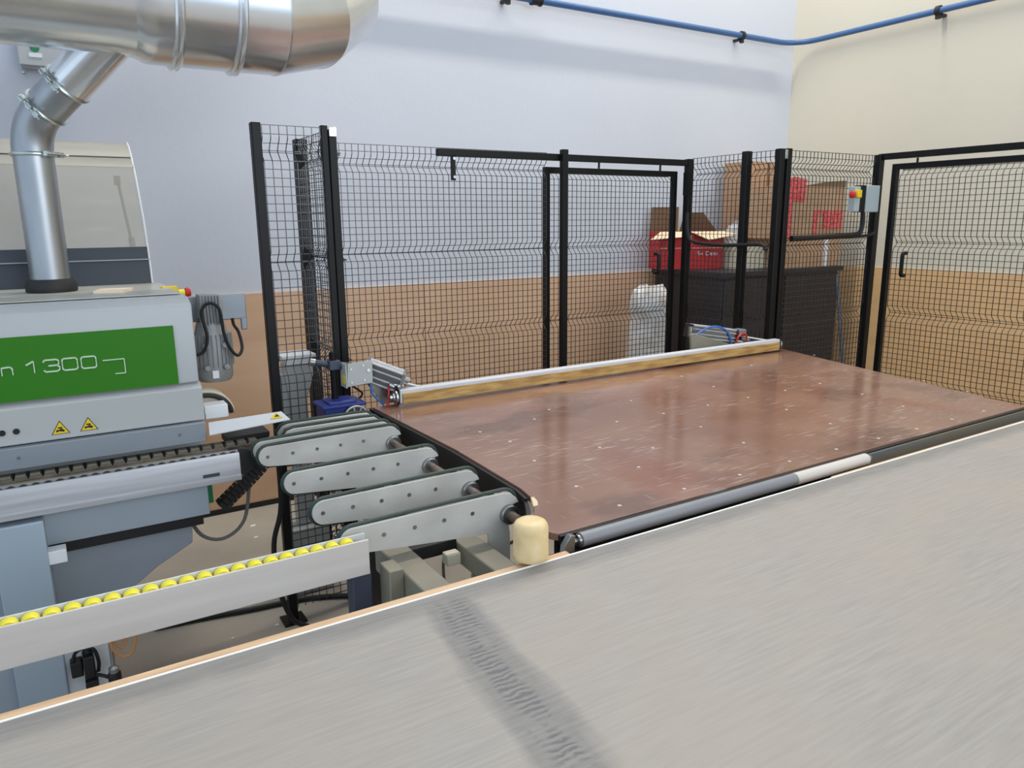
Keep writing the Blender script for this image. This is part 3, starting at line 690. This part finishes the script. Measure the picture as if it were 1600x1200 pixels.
# base beam, chute, column
B().box(-.30, .345, 2.36, 2.95, .697, .83).build('base_beam', M['blugrey'], t, .003)
B().box(-.28, .325, 2.37, 2.9, .665, .697).build('painted_gap_shade', M['blk'], t)  # black box put in for the shade in the gap below the beam
B().prism([(-.28, .10), (-.28, .665), (.299, .665), (.293, .591), (.185, .536), (.122, .492), (-.03, .37), (-.03, .10)], 'y', 2.42, 2.46).build('chute_panel', M['chute'], t, .003)
B().box(-.208, -.088, 2.28, 2.42, 0, .80).build('column', M['leg'], t, .004)
B().box(XL, -.208, 2.31, 2.42, 0, .80).build('base_panel', M['blugrey'], t, .003)
B().box(-.093, -.045, 2.285, 2.33, .668, .706).build('clip_block', M['white'], t, .002)
b = B().box(.335, .372, 2.45, 2.5, .70, .775).build('green_block', M['dgreen'], t)
# drive wheel and cable chain at the rail end
B().cyl((.452, 2.36, .848), (.452, 2.39, .848), .042, 28).build('end_wheel', M['rubber'], t)
cp = [Vector(p) for p in smoothpath([(.56, 2.48, .845), (.545, 2.48, .80), (.50, 2.48, .755), (.45, 2.48, .715), (.395, 2.48, .67)], 4)]
b = B()
for a, c in zip(cp[:-1], cp[1:]): b.bar(a, a+(c-a)*.86, .05, .036, up=(-.6, 0, 1))
b.build('cable_chain', M['rubber'], t)
B().tube(smoothpath([(.50, 2.5, .74), (.47, 2.5, .60), (.40, 2.5, .55), (.33, 2.5, .58), (.29, 2.5, .68)], 6), .006, 8).build('loop_cable', M['gcable'], t)
# flap, block and round cover at the outfeed end
fl = B(); a_, b2, c_, d_ = Vector((.388, 2.505, .953)), Vector((.622, 2.505, .957)), Vector((.640, 2.465, .935)), Vector((.378, 2.44, .928))
nn = Vector((0, -.3, .9)).normalized()*.003
fl.add([a_, b2, c_, d_, a_-nn, b2-nn, c_-nn, d_-nn], [(0, 1, 2, 3), (7, 6, 5, 4), (0, 4, 5, 1), (1, 5, 6, 2), (2, 6, 7, 3), (3, 7, 4, 0)])
fo_ = fl.build('outfeed_flap', M['pwhite'], t, smooth=0)
q0 = Vector((.598, 2.487, .9475)); ex = Vector((1, 0, 0)); ey = Vector((0, .045, .022)).normalized(); nz = ex.cross(ey)
tri = [q0-ex*.02-ey*.012, q0+ex*.02-ey*.012, q0+ex*.004+ey*.016]
B().add([p+nz*.0015 for p in tri]+[p+nz*.0002 for p in tri], [(0, 1, 2), (5, 4, 3), (0, 3, 4, 1), (1, 4, 5, 2), (2, 5, 3, 0)]).build('warning_sticker', M['yel2'], fo_, smooth=0)
sym = [q0-ex*.006-ey*.006, q0+ex*.012-ey*.006, q0+ex*.005+ey*.008]
B().add([p+nz*.0022 for p in sym]+[p+nz*.0015 for p in sym], [(0, 1, 2), (5, 4, 3), (0, 3, 4, 1), (1, 4, 5, 2), (2, 5, 3, 0)]).build('symbol', M['blk'], fo_, smooth=0)
B().box(.385, .458, 2.535, 2.60, .955, 1.0).build('outfeed_block', M['white'], t, .003)
dr = B().prism([(.40+.095*math.cos(math.radians(a)), .95+.085*math.sin(math.radians(a))) for a in range(0, 181, 12)], 'y', 2.62, 2.70).build('round_cover', M['cream'], t, .004)
B().tube([(.40+.082*math.cos(math.radians(a)), 2.612, .95+.07*math.sin(math.radians(a))) for a in range(0, 151, 10)], .008, 8).build('brush_ring', M['rubber'], dr)
# valve set low on the column
vp = B().box(-.088, .024, 2.30, 2.306, .20, .43).build('valve_plate', M['white'], t, .002, label='white plate carrying a black valve')
B().box(-.076, -.046, 2.262, 2.30, .325, .372).box(-.044, -.016, 2.25, 2.30, .315, .385).build('solenoid_valve', M['blk'], vp, .004)
B().lathe([(.013, 0), (.015, .01), (.010, .017)], (-.030, 2.275, .383), 16).build('knob', M['blk'], vp)
B().box(-.046, -.012, 2.24, 2.30, .262, .296).build('valve_block', M['strip'], vp, .003)
B().box(-.045, -.013, 2.238, 2.298, .297, .315).build('valve_cap', M['blk'], vp, .002)
B().tube(smoothpath([(-.068, 2.27, .37), (-.06, 2.262, .402), (-.038, 2.26, .412), (-.014, 2.26, .40), (-.006, 2.26, .36), (-.010, 2.26, .33)], 6), .005, 8).build('valve_hose', M['cable'], vp)
B().tube(smoothpath([(-.012, 2.25, .325), (.002, 2.235, .325), (.018, 2.225, .318)], 5), .005, 8).build('valve_hose', M['cable'], vp)
B().lathe([(.014, 0), (.017, .006), (.017, .036), (.015, .04)], (.028, 2.22, .296), 24).build('filter_bowl', M['blk'], vp)
B().lathe([(.013, 0), (.013, .016), (.006, .022), (.006, .11)], (.028, 2.22, .334), 20).build('filter_head', M['steel'], vp)
B().tube(smoothpath([(.024, 2.2, .48), (.030, 2.2, .425), (.044, 2.2, .396), (.060, 2.2, .385), (.080, 2.2, .395), (.090, 2.2, .43), (.088, 2.2, .49)], 6), .0042, 8).build('air_hose', M['hose'], t, label='orange air hose loop')
B().tube(smoothpath([(.032, 2.21, .47), (.042, 2.21, .425), (.056, 2.21, .41), (.068, 2.21, .43), (.066, 2.21, .48)], 6), .0038, 8).build('air_hose', M['hose'], t, label='orange air hose loop')
# things lying on the hood
tag(B().prism([(.122, 2.78), (.208, 2.75), (.245, 2.86), (.150, 2.88)], 'z', 1.3646, 1.372).build('board_offcut', M['wood']), 'small pale board offcut lying on top of the machine', 'board')

# ------------------------------------------------------------------ roller track with yellow wheels
t = thing('wheel_track', (.1, 1.5, 0), 'aluminium roller track with a row of yellow wheels', 'roller track')
TL, TR = -1.3, .532
B().box(TL, TR, 1.470, 1.476, .818, .899).build('front_rail', M['alud'], t, .001)
B().box(TL, TR+.004, 1.504, 1.508, .85, .9015).build('rear_rail', M['pwhite'], t, .001)
B().box(TL, TR, 1.476, 1.504, .868, .872).build('track_floor', M['blk'], t)
w0 = B().lathe([(.0075, -.011), (.0140, -.012), (.0153, -.009), (.0153, .009), (.0140, .012), (.0080, .011)], (.490, 1.490, .8875), 24, (0, 1, 0)).build('yellow_wheel', M['yellow'], t)
B().cyl((.490, 1.4765, .8875), (.490, 1.5035, .8875), .0076, 14).build('hub', M['wood'], w0)
for k_ in range(1, 27): dup(w0, (-.0327*k_, 0, 0), t)
for x in (.515, -.75): B().box(x-.022, x+.024, 1.48, 1.52, .03, .818 if x < 0 else .82).box(x-.04, x+.04, 1.46, 1.54, 0, .03).build('support_leg', M['dkblue'], t, .004)

# ------------------------------------------------------------------ transfer conveyor with cord belt arms
t = thing('belt_transfer_conveyor', (.75, 2.0, 0), 'belt transfer conveyor with slanted plate arms along the brown table', 'conveyor')
def hull_path(n=8):
    """outline of an arm's belt loop in x,z"""
    pts = []
    c1, r1 = (.517, .877), .034
    for i in range(n+1):
        a = math.radians(262-(262-95)*i/n); pts.append((c1[0]+r1*math.cos(a), c1[1]+r1*math.sin(a)))
    pts += [(.65, .9145), (.80, .9160)]
    c2, r2 = (.918, .878), .038
    for i in range(n+1):
        a = math.radians(90-(90+62)*i/n); pts.append((c2[0]+r2*math.cos(a), c2[1]+r2*math.sin(a)))
    pts += [(.88, .83), (.70, .834)]
    return pts
def arm(y, leg=False):
    outl = []
    c1, r1 = (.517, .877), .031
    for i in range(11):
        a = math.radians(265-(265-95)*i/10); outl.append((c1[0]+r1*math.cos(a), c1[1]+r1*math.sin(a)))
    outl += [(.86, .911), (.915, .910), (.935, .905), (.950, .892), (.957, .879), (.925, .874)]
    for i in range(7):
        a = math.radians(75+i*32); outl.append((.926+.021*math.cos(a), .853+.021*math.sin(a)))
    if leg: outl += [(.93, .80), (.93, .72), (.87, .72), (.868, .812)]
    else: outl += [(.905, .81), (.87, .812)]
    a_ = B().prism(outl, 'y', y-.005, y+.005).build('arm', M['arm'], t, .0015)
    hp = hull_path()
    B().tube([(x, y+.008, z) for x, z in hp], .0052, 8, closed=True).build('belt', M['belt'], a_)
    for i in range(5):
        x = .512+i*.0775; B().cyl((x, y-.0065, .877), (x, y-.004, .877), .0052, 12).cyl((x, y-.0068, .877), (x, y-.0062, .877), .0028, 6).build('screw', M['steel'], a_)
    B().lathe([(.012, 0), (.023, 0), (.026, .003), (.026, .014), (.023, .017), (.012, .017)], (.926, y-.018, .853), 28, (0, 1, 0)).build('bearing_ring', M['steel'], a_)
    B().cyl((.918, y+.006, .878), (.918, y+.018, .878), .034, 24).build('pulley', M['alud'], a_)
    return a_
ys = [1.53, 1.735, 1.99, 2.275, 2.345]
for i, y in enumerate(ys): arm(y, i == 0)
# two shorter arms at the back
def short_arm(y):
    outl = [(.605, .86), (.602, .885), (.618, .905), (.64, .911), (.88, .911), (.925, .909), (.95, .89), (.955, .86), (.93, .83), (.64, .835)]
    a_ = B().prism(outl, 'y', y-.005, y+.005).build('arm', M['arm'], t, .0015)
    B().tube([(x, y+.008, z) for x, z in [(.600, .86), (.598, .886), (.615, .909), (.64, .915), (.88, .915), (.93, .912), (.955, .89), (.96, .86), (.93, .826), (.64, .83)]], .0052, 8, closed=True).build('belt', M['belt'], a_)
for y in (2.43, 2.50): short_arm(y)
B().cyl((.926, 1.47, .853), (.926, 2.56, .853), .0125, 20).build('drive_shaft', M['rust'], t)
B().box(.565, .60, 1.44, 1.50, .02, .825).box(.545, .62, 1.42, 1.52, 0, .02).build('frame_leg', M['beige'], t, .003)
B().box(.60, .665, 1.25, 1.62, .745, .815).build('frame_tube', M['beige'], t, .004)
B().box(.80, .862, 1.28, 1.62, .735, .79).build('frame_tube', M['beige'], t, .004)
B().box(.80, .866, 1.40, 1.50, .60, .734).build('end_plate', M['beige'], t, .003)
B().box(.748, .785, 1.52, 1.55, .755, .785).build('cable_gland', M['cream'], t, .003)
B().box(.665, .80, 1.57, 1.60, .765, .80).build('cross_tube', M['blk'], t, .003)
B().box(.80, .86, 1.31, 1.37, .02, .735).box(.78, .88, 1.29, 1.39, 0, .02).build('frame_leg', M['beige'], t, .003)
B().box(.93, .955, 2.44, 2.62, .02, .80).build('frame_leg', M['blk'], t, .003)

# blue gear motor at the far end of the shaft, bolted to the conveyor
gm = B().box(.80, .94, 2.585, 2.70, .80, .925).box(.82, .925, 2.60, 2.69, .925, .94).build('gear_motor', M['blue'], t, .006, label='blue gear motor')
B().box(.79, .955, 2.58, 2.71, .918, .930).build('cover_plate', M['blue'], gm, .004)
B().lathe([(.048, 0), (.05, .004), (.05, .010), (.046, .012)], (.908, 2.585, .875), 32, (0, -1, 0)).build('pulley_guard', M['blk'], gm)
B().tube([(.908+.046*math.cos(a*math.pi/16), 2.57, .875+.046*math.sin(a*math.pi/16)) for a in range(32)], .004, 8, closed=True).build('guard_rim', M['alu'], gm)
b = B()
for a in (20, 60, 100, 140): b.bar((.908-.045*math.cos(math.radians(a)), 2.569, .875-.045*math.sin(math.radians(a))), (.908+.045*math.cos(math.radians(a)), 2.569, .875+.045*math.sin(math.radians(a))), .003, .006)
b.build('spokes', M['alu'], gm)
for a in (25, 155): B().cyl((.908+.04*math.cos(math.radians(a)), 2.558, .875+.04*math.sin(math.radians(a))), (.908+.04*math.cos(math.radians(a)), 2.568, .875+.04*math.sin(math.radians(a))), .008, 12).build('bolt', M['clampm'], gm)

# black stand with cross clamp, carrying the sensor plate
t = thing('clamp_stand', (.852, 2.66, .93), 'black upright rod with cross clamp beside the left fence corner', 'stand')
B().cyl((.862, 2.66, .93), (.862, 2.66, 1.115), .013, 16).build('rod', M['black'], t)
B().box(.842, .884, 2.638, 2.682, 1.05, 1.085).cyl((.862, 2.66, 1.067), (.915, 2.64, 1.06), .014, 12).cyl((.862, 2.66, 1.067), (.80, 2.675, 1.08), .012, 12).build('cross_clamp', M['dkblue'], t, .003)
B().cyl((.80, 2.674, 1.08), (.783, 2.678, 1.084), .015, 12).build('clamp_knob', M['steel'], t)

# ------------------------------------------------------------------ pneumatic cylinders
def cylinder(label, a, b_, w, endcol, extras):
    a, b_ = Vector(a), Vector(b_); d = (b_-a).normalized(); sd = d.cross(Vector((0, 0, 1))).normalized(); up = sd.cross(d)
    t = thing('pneumatic_cylinder', tuple((a+b_)/2-Vector((0, 0, w))), label, 'cylinder', 'air cylinders at the wiper bar')
    B().obox((a+b_)/2, d, sd, up, (b_-a).length/2, w*.5, w*.5).build('barrel', M['cyl'], t, .004)
    for s1, s2 in ((-1, 1), (-1, .4), (-1, -.4), (-1, -1), (-.4, 1), (.4, 1), (1, 1), (1, .4), (1, -.4), (1, -1)):
        o_ = sd*s1*w*.46+up*s2*w*.46*(-1 if s1 == -1 and False else 1)
        B().tube([a+o_*1.06, b_+o_*1.06], .0048, 8).build('tie_rod', M['alu'], t)
    for e, s_ in ((a, -1), (b_, 1)): B().obox(e+d*s_*.006, d, sd, up, .007, w*.58, w*.58).build('end_cap', M[endcol], t, .003)
    return t, d, sd, up
# left one: from the plate down to the wiper bar
t, d, sd, up = cylinder('ribbed aluminium air cylinder slanting to the left end of the wiper bar', (.995, 2.665, 1.035), (1.105, 2.605, .985), .072, 'steel', None)
B().prism([(.892, .99), (.897, 1.075), (.992, 1.08), (.99, .995)], 'y', 2.598, 2.604).build('mounting_plate', M['grey2'], t, .001)
B().box(.888, .893, 2.60, 2.66, .985, 1.075).build('side_plate', M['grey2'], t)
B().box(.886, .8885, 2.61, 2.64, 1.0, 1.03).build('level_vial', M['yellow'], t, label='yellow-green mark on the plate edge')
for x, z in ((.975, 1.045), (.908, 1.055), (.955, 1.065), (.957, 1.01), (.908, 1.005)): B().cyl((x, 2.594, z), (x, 2.599, z), .007 if x == .975 else .004, 10).build('bolt', M['clampm'], t)
B().cyl((1.045, 2.575, .985), (1.062, 2.572, .975), .009, 12).cyl((1.06, 2.575, .982), (1.10, 2.572, .975), .006, 10).cyl((1.10, 2.58, 1.0), (1.13, 2.58, .99), .011, 12).cyl((1.075, 2.572, .975), (1.085, 2.571, .974), .01, 12).build('air_fitting', M['steel'], t)
B().cyl((1.10, 2.60, .982), (1.19, 2.565, .955), .006, 10).build('piston_rod', M['steel'], t)
tag(B().prism([(.975, .99), (1.02, .995), (1.10, .94), (1.10, .902), (1.04, .902)], 'y', 2.62, 2.63).build('bracket_plate', M['cyl']), 'grey steel bracket plate behind the left end of the wiper bar', 'bracket')
tag(B().tube(smoothpath([(.985, 2.61, .99), (.99, 2.605, .95), (1.01, 2.60, .925), (1.03, 2.6, .903)], 5), .004, 8).build('air_hose', M['bhose']), 'blue air hose below the left air cylinder', 'hose')
tag(B().tube(smoothpath([(1.047, 2.585, .975), (1.043, 2.58, .94), (1.035, 2.58, .903)], 5), .0042, 8).build('air_hose', M['red']), 'short red air hose at the left end of the wiper bar', 'hose')
tag(B().tube(smoothpath([(.915, 2.62, .99), (.94, 2.63, .97), (.962, 2.64, .95), (.955, 2.65, .93)], 5), .004, 8).build('sensor_cable', M['cable']), 'thin black cable drooping behind the blue gear motor', 'cable')
# right one
t, d, sd, up = cylinder('ribbed air cylinder with blue hose behind the right end of the wiper bar', (2.77, 2.75, 1.025), (3.02, 2.69, .985), .06, 'rubber', None)
B().prism([(2.69, 1.02), (2.71, 1.025), (3.04, .93), (3.04, .90), (2.74, .90), (2.70, .93)], 'y', 2.66, 2.675).build('cradle_plate', M['beige'], t, .003)
B().tube(smoothpath([(2.74, 2.69, 1.0), (2.80, 2.68, 1.035), (2.88, 2.68, 1.045), (2.95, 2.67, 1.02), (2.975, 2.66, .975), (2.98, 2.655, .94)], 6), .005, 8).build('air_hose', M['bhose'], t, label='blue air hose arching over the cylinder')
B().tube(smoothpath([(3.0, 2.65, .94), (3.01, 2.64, .985), (3.04, 2.64, 1.0), (3.07, 2.64, .985), (3.08, 2.65, .94)], 6), .005, 8).build('air_hose', M['red'], t, label='red air hose loop')
B().cyl((2.745, 2.72, 1.0), (2.745, 2.72, 1.05), .012, 12).cyl((2.765, 2.72, 1.03), (2.765, 2.72, 1.048), .008, 10).cyl((3.05, 2.66, .97), (3.10, 2.65, .955), .012, 12).cyl((3.03, 2.67, .955), (3.06, 2.66, .95), .012, 12).build('air_fitting', M['steel'], t)
B().box(3.035, 3.095, 2.66, 2.72, .985, 1.015).build('valve_body', M['dkgrey'], t, .005)
B().cyl((3.03, 2.69, .985), (3.18, 2.60, .955), .007, 10).build('piston_rod', M['steel'], t)

# ------------------------------------------------------------------ wiper bar along the back of the brown table
t = thing('wiper_bar', (2.15, 2.56, .90), 'long white-topped bar with worn ochre front across the brown table', 'bar')
B().box(1.075, 3.225, 2.548, 2.588, .911, .964).build('profile', M['pwhite'], t, .004)
B().box(1.085, 3.215, 2.541, 2.548, .909, .950).build('front_batten', M['ochre'], t, .001)
for x0, s_ in ((1.075, -1), (3.225, 1)):
    B().lathe([(.022, 0), (.026, .003), (.026, .009), (.016, .014), (.016, .018), (.010, .020), (.010, .03)], (x0+s_*.004, 2.568, .936), 24, (s_, 0, 0)).build('end_bolt', M['clampm'], t)
    B().box(min(x0, x0+s_*.005), max(x0, x0+s_*.005), 2.546, 2.59, .909, .966).build('end_cap', M['blk'], t)

# ------------------------------------------------------------------ brown table
TB = .90
t = thing('panel_table', (2.0, 1.9, 0), 'large brown scratched panel table with white screw heads', 'table')
poly = [(.985, 2.60), (3.30, 2.60), (2.985, 1.268), (.898, 1.268), (.888, 1.285), (.894, 1.33), (.912, 1.385), (.945, 1.435), (.972, 1.49), (.984, 1.56), (1.0, 1.95)]
B().prism([(x, y) for x, y in poly], 'z', TB-.018, TB).build('table_top', M['brown'], t, .0015)
B().prism([(.942, 1.433), (.958, 1.462), (.970, 1.488), (.977, 1.484), (.970, 1.458), (.956, 1.434)], 'z', TB-.015, TB+.0006).build('chipped_edge', M['cardl'], t, label='pale chipped spot on the near left corner')
b = B().prism([(.972, 2.60), (.980, 2.60), (.993, 1.95), (.978, 1.56), (.966, 1.495), (.958, 1.50), (.970, 1.56), (.985, 1.95)], 'z', TB-.10, TB-.004)
b.prism([(.958, 1.50), (.966, 1.495), (.938, 1.44), (.905, 1.39), (.887, 1.335), (.881, 1.285), (.873, 1.285), (.879, 1.338), (.897, 1.395), (.93, 1.448)], 'z', TB-.10, TB-.012)
b.build('side_apron', M['blk'], t, .001)
B().box(.90, 2.98, 1.258, 1.268, TB-.025, TB-.004).build('front_lip', M['blk'], t)
B().box(.90, 2.975, 1.272, 1.285, TB-.14, TB-.019).build('front_apron', M['blk'], t)
B().box(2.02, 2.965, 1.250, 1.2575, TB-.07, TB-.008).box(2.02, 2.965, 1.225, 1.2575, TB-.075, TB-.068).build('channel', M['chan'], t, .001)
for x, y in ((1.0, 1.35), (2.85, 1.35), (1.05, 2.5), (3.05, 2.5)): B().box(x-.03, x+.03, y-.03, y+.03, 0, TB-.018).build('table_leg', M['blk'], t, .003)
scr = B().cyl((1.3, 1.5, TB), (1.3, 1.5, TB+.0008), .0052, 12).build('screw_head', M['scr'], t)
SP = [(1.182, 1.932), (1.379, 1.727), (1.353, 1.518), (1.121, 1.323), (1.335, 1.321), (1.539, 1.318), (1.747, 1.32), (2.346, 2.366), (2.798, 2.366), (2.306, 2.139), (2.49, 1.927), (2.719, 1.933), (1.859, 2.14), (2.27, 1.926), (2.049, 1.925), (1.827, 1.925), (2.235, 1.718), (1.615, 1.93), (1.806, 1.723), (2.197, 1.51), (1.781, 1.518), (1.96, 1.319), (2.169, 1.318), (2.375, 1.315), (2.591, 1.317), (2.799, 1.316), (2.626, 1.513), (2.681, 1.714), (3.179, 1.934), (3.124, 1.72), (3.062, 1.511), (3.273, 2.373), (1.517, 2.201), (1.397, 2.117), (1.157, 2.081), (1.14, 1.728), (1.113, 1.489), (1.51, 1.633)]
for i, (x, y) in enumerate(SP):
    if i == 0: scr.location = Vector((x-1.3, y-1.5, 0)); base = scr
    else: c = dup(scr, (x-SP[0][0], y-SP[0][1], 0), t)

# roller between the two tables
t = thing('guide_roller', (1.4, 1.22, .86), 'long grey roller lying between brown table and grey table', 'roller')
B().cyl((.935, 1.236, .888), (1.66, 1.236, .888), .0168, 28).build('sleeve', M['tube'], t)
B().cyl((1.66, 1.236, .888), (1.98, 1.236, .888), .0171, 28).build('worn_end', M['alud'], t, label='paler worn far end of the roller')
B().cyl((.927, 1.236, .888), (.937, 1.236, .888), .0135, 20).cyl((.905, 1.236, .888), (.928, 1.236, .888), .006, 12).build('end_shaft', M['steel'], t)
B().cyl((1.98, 1.236, .888), (2.0, 1.236, .888), .009, 12).build('end_nut', M['steel'], t)
B().prism([(.885, .862), (.915, .862), (.918, .905), (.905, .908), (.888, .885)], 'y', 1.228, 1.244).build('end_bracket', M['steel'], t, .001)
B().box(.86, 2.0, 1.21, 1.256, .84, .862).build('tray', M['blk'], t)

# ------------------------------------------------------------------ grey table in front
t = thing('work_table', (.499, 1.178, 0), 'large grey worn work table in the foreground with white edge line', 'table')
B().box(-1.6, 3.9, -.9, 1.163, .862, .90).build('table_top', M['table'], t)
B().box(-1.6, 3.9, 1.163, 1.1675, .862, .9012).build('edge_strip', M['lam'], t, label='bright white laminate edge')
B().box(-1.6, .87, 1.1675, 1.20, .845, .893).box(.87, 1.75, 1.1675, 1.172, .845, .893).box(1.75, 3.9, 1.1675, 1.188, .845, .893).build('plywood_ledge', M['plyedge'], t, .001)
for x, y in ((-1.4, 1.0), (1.4, 1.0), (3.8, 1.0), (-1.4, -.7), (1.4, -.7), (3.8, -.7)): B().box(x-.04, x+.04, y-.04, y+.04, 0, .862).build('table_leg', M['dkgrey'], t, .003)

# cream domed rubber block
tag(B().lathe([(.033, 0), (.0362, .0025), (.0368, .012), (.0366, .030), (.0362, .033), (.0364, .045), (.0366, .058), (.0364, .0660), (.0350, .0735), (.0315, .0795), (.0255, .0830), (.014, .0845), (0, .0848)], (.780, 1.197, .9013), 48).build('rubber_block', M['cap'], smooth=60), 'cream domed rubber block standing at the grey table edge', 'rubber block')

# floor clutter seen through the gaps
tag(B().tube(smoothpath([(.66, 2.76, .78), (.655, 2.75, .53), (.617, 2.75, .38), (.622, 2.75, .2), (.66, 2.74, .06), (.72, 2.72, .012)], 6), .010, 8).build('floor_cable', M['cable']), 'black cable hanging by the leftmost fence post to the floor', 'cable')
tag(B().tube(smoothpath([(.2, 3.05, .012), (.40, 3.02, .012), (.55, 2.99, .012), (.80, 2.95, .012), (1.08, 2.83, .012), (1.3, 2.9, .012)], 6), .011, 8).build('floor_cable', M['cable']), 'black cable lying across the concrete under the yellow wheel track', 'cable')
tag(B().tube(smoothpath([(1.9, 3.0, .008), (1.7, 2.95, .008), (1.5, 3.05, .008), (1.3, 2.7, .008), (1.2, 2.75, .008)], 6), .006, 8).build('floor_cable', M['cable']), 'thin black cable on the floor under the conveyor arms', 'cable')

for x, y, s_, lb in ((.447, 2.817, .006, 'tiny white scrap on the floor close behind the grey table edge'), (.62, 2.824, .009, 'small white scrap on the floor beside the foot of the leftmost post'),
                     (.777, 3.916, .016, 'larger white scrap on the floor nearest the plywood wall'), (.755, 3.753, .012, 'white scrap on the floor just in front of the one by the plywood wall')):
    tag(B().prism([(x-s_, y-s_*.8), (x+s_, y-s_*.5), (x+s_*.8, y+s_), (x-s_*.7, y+s_*.7)], 'z', .0005, .003).build('paper_scrap', M['white'], smooth=0), lb, 'scrap', 'white scraps on the floor')
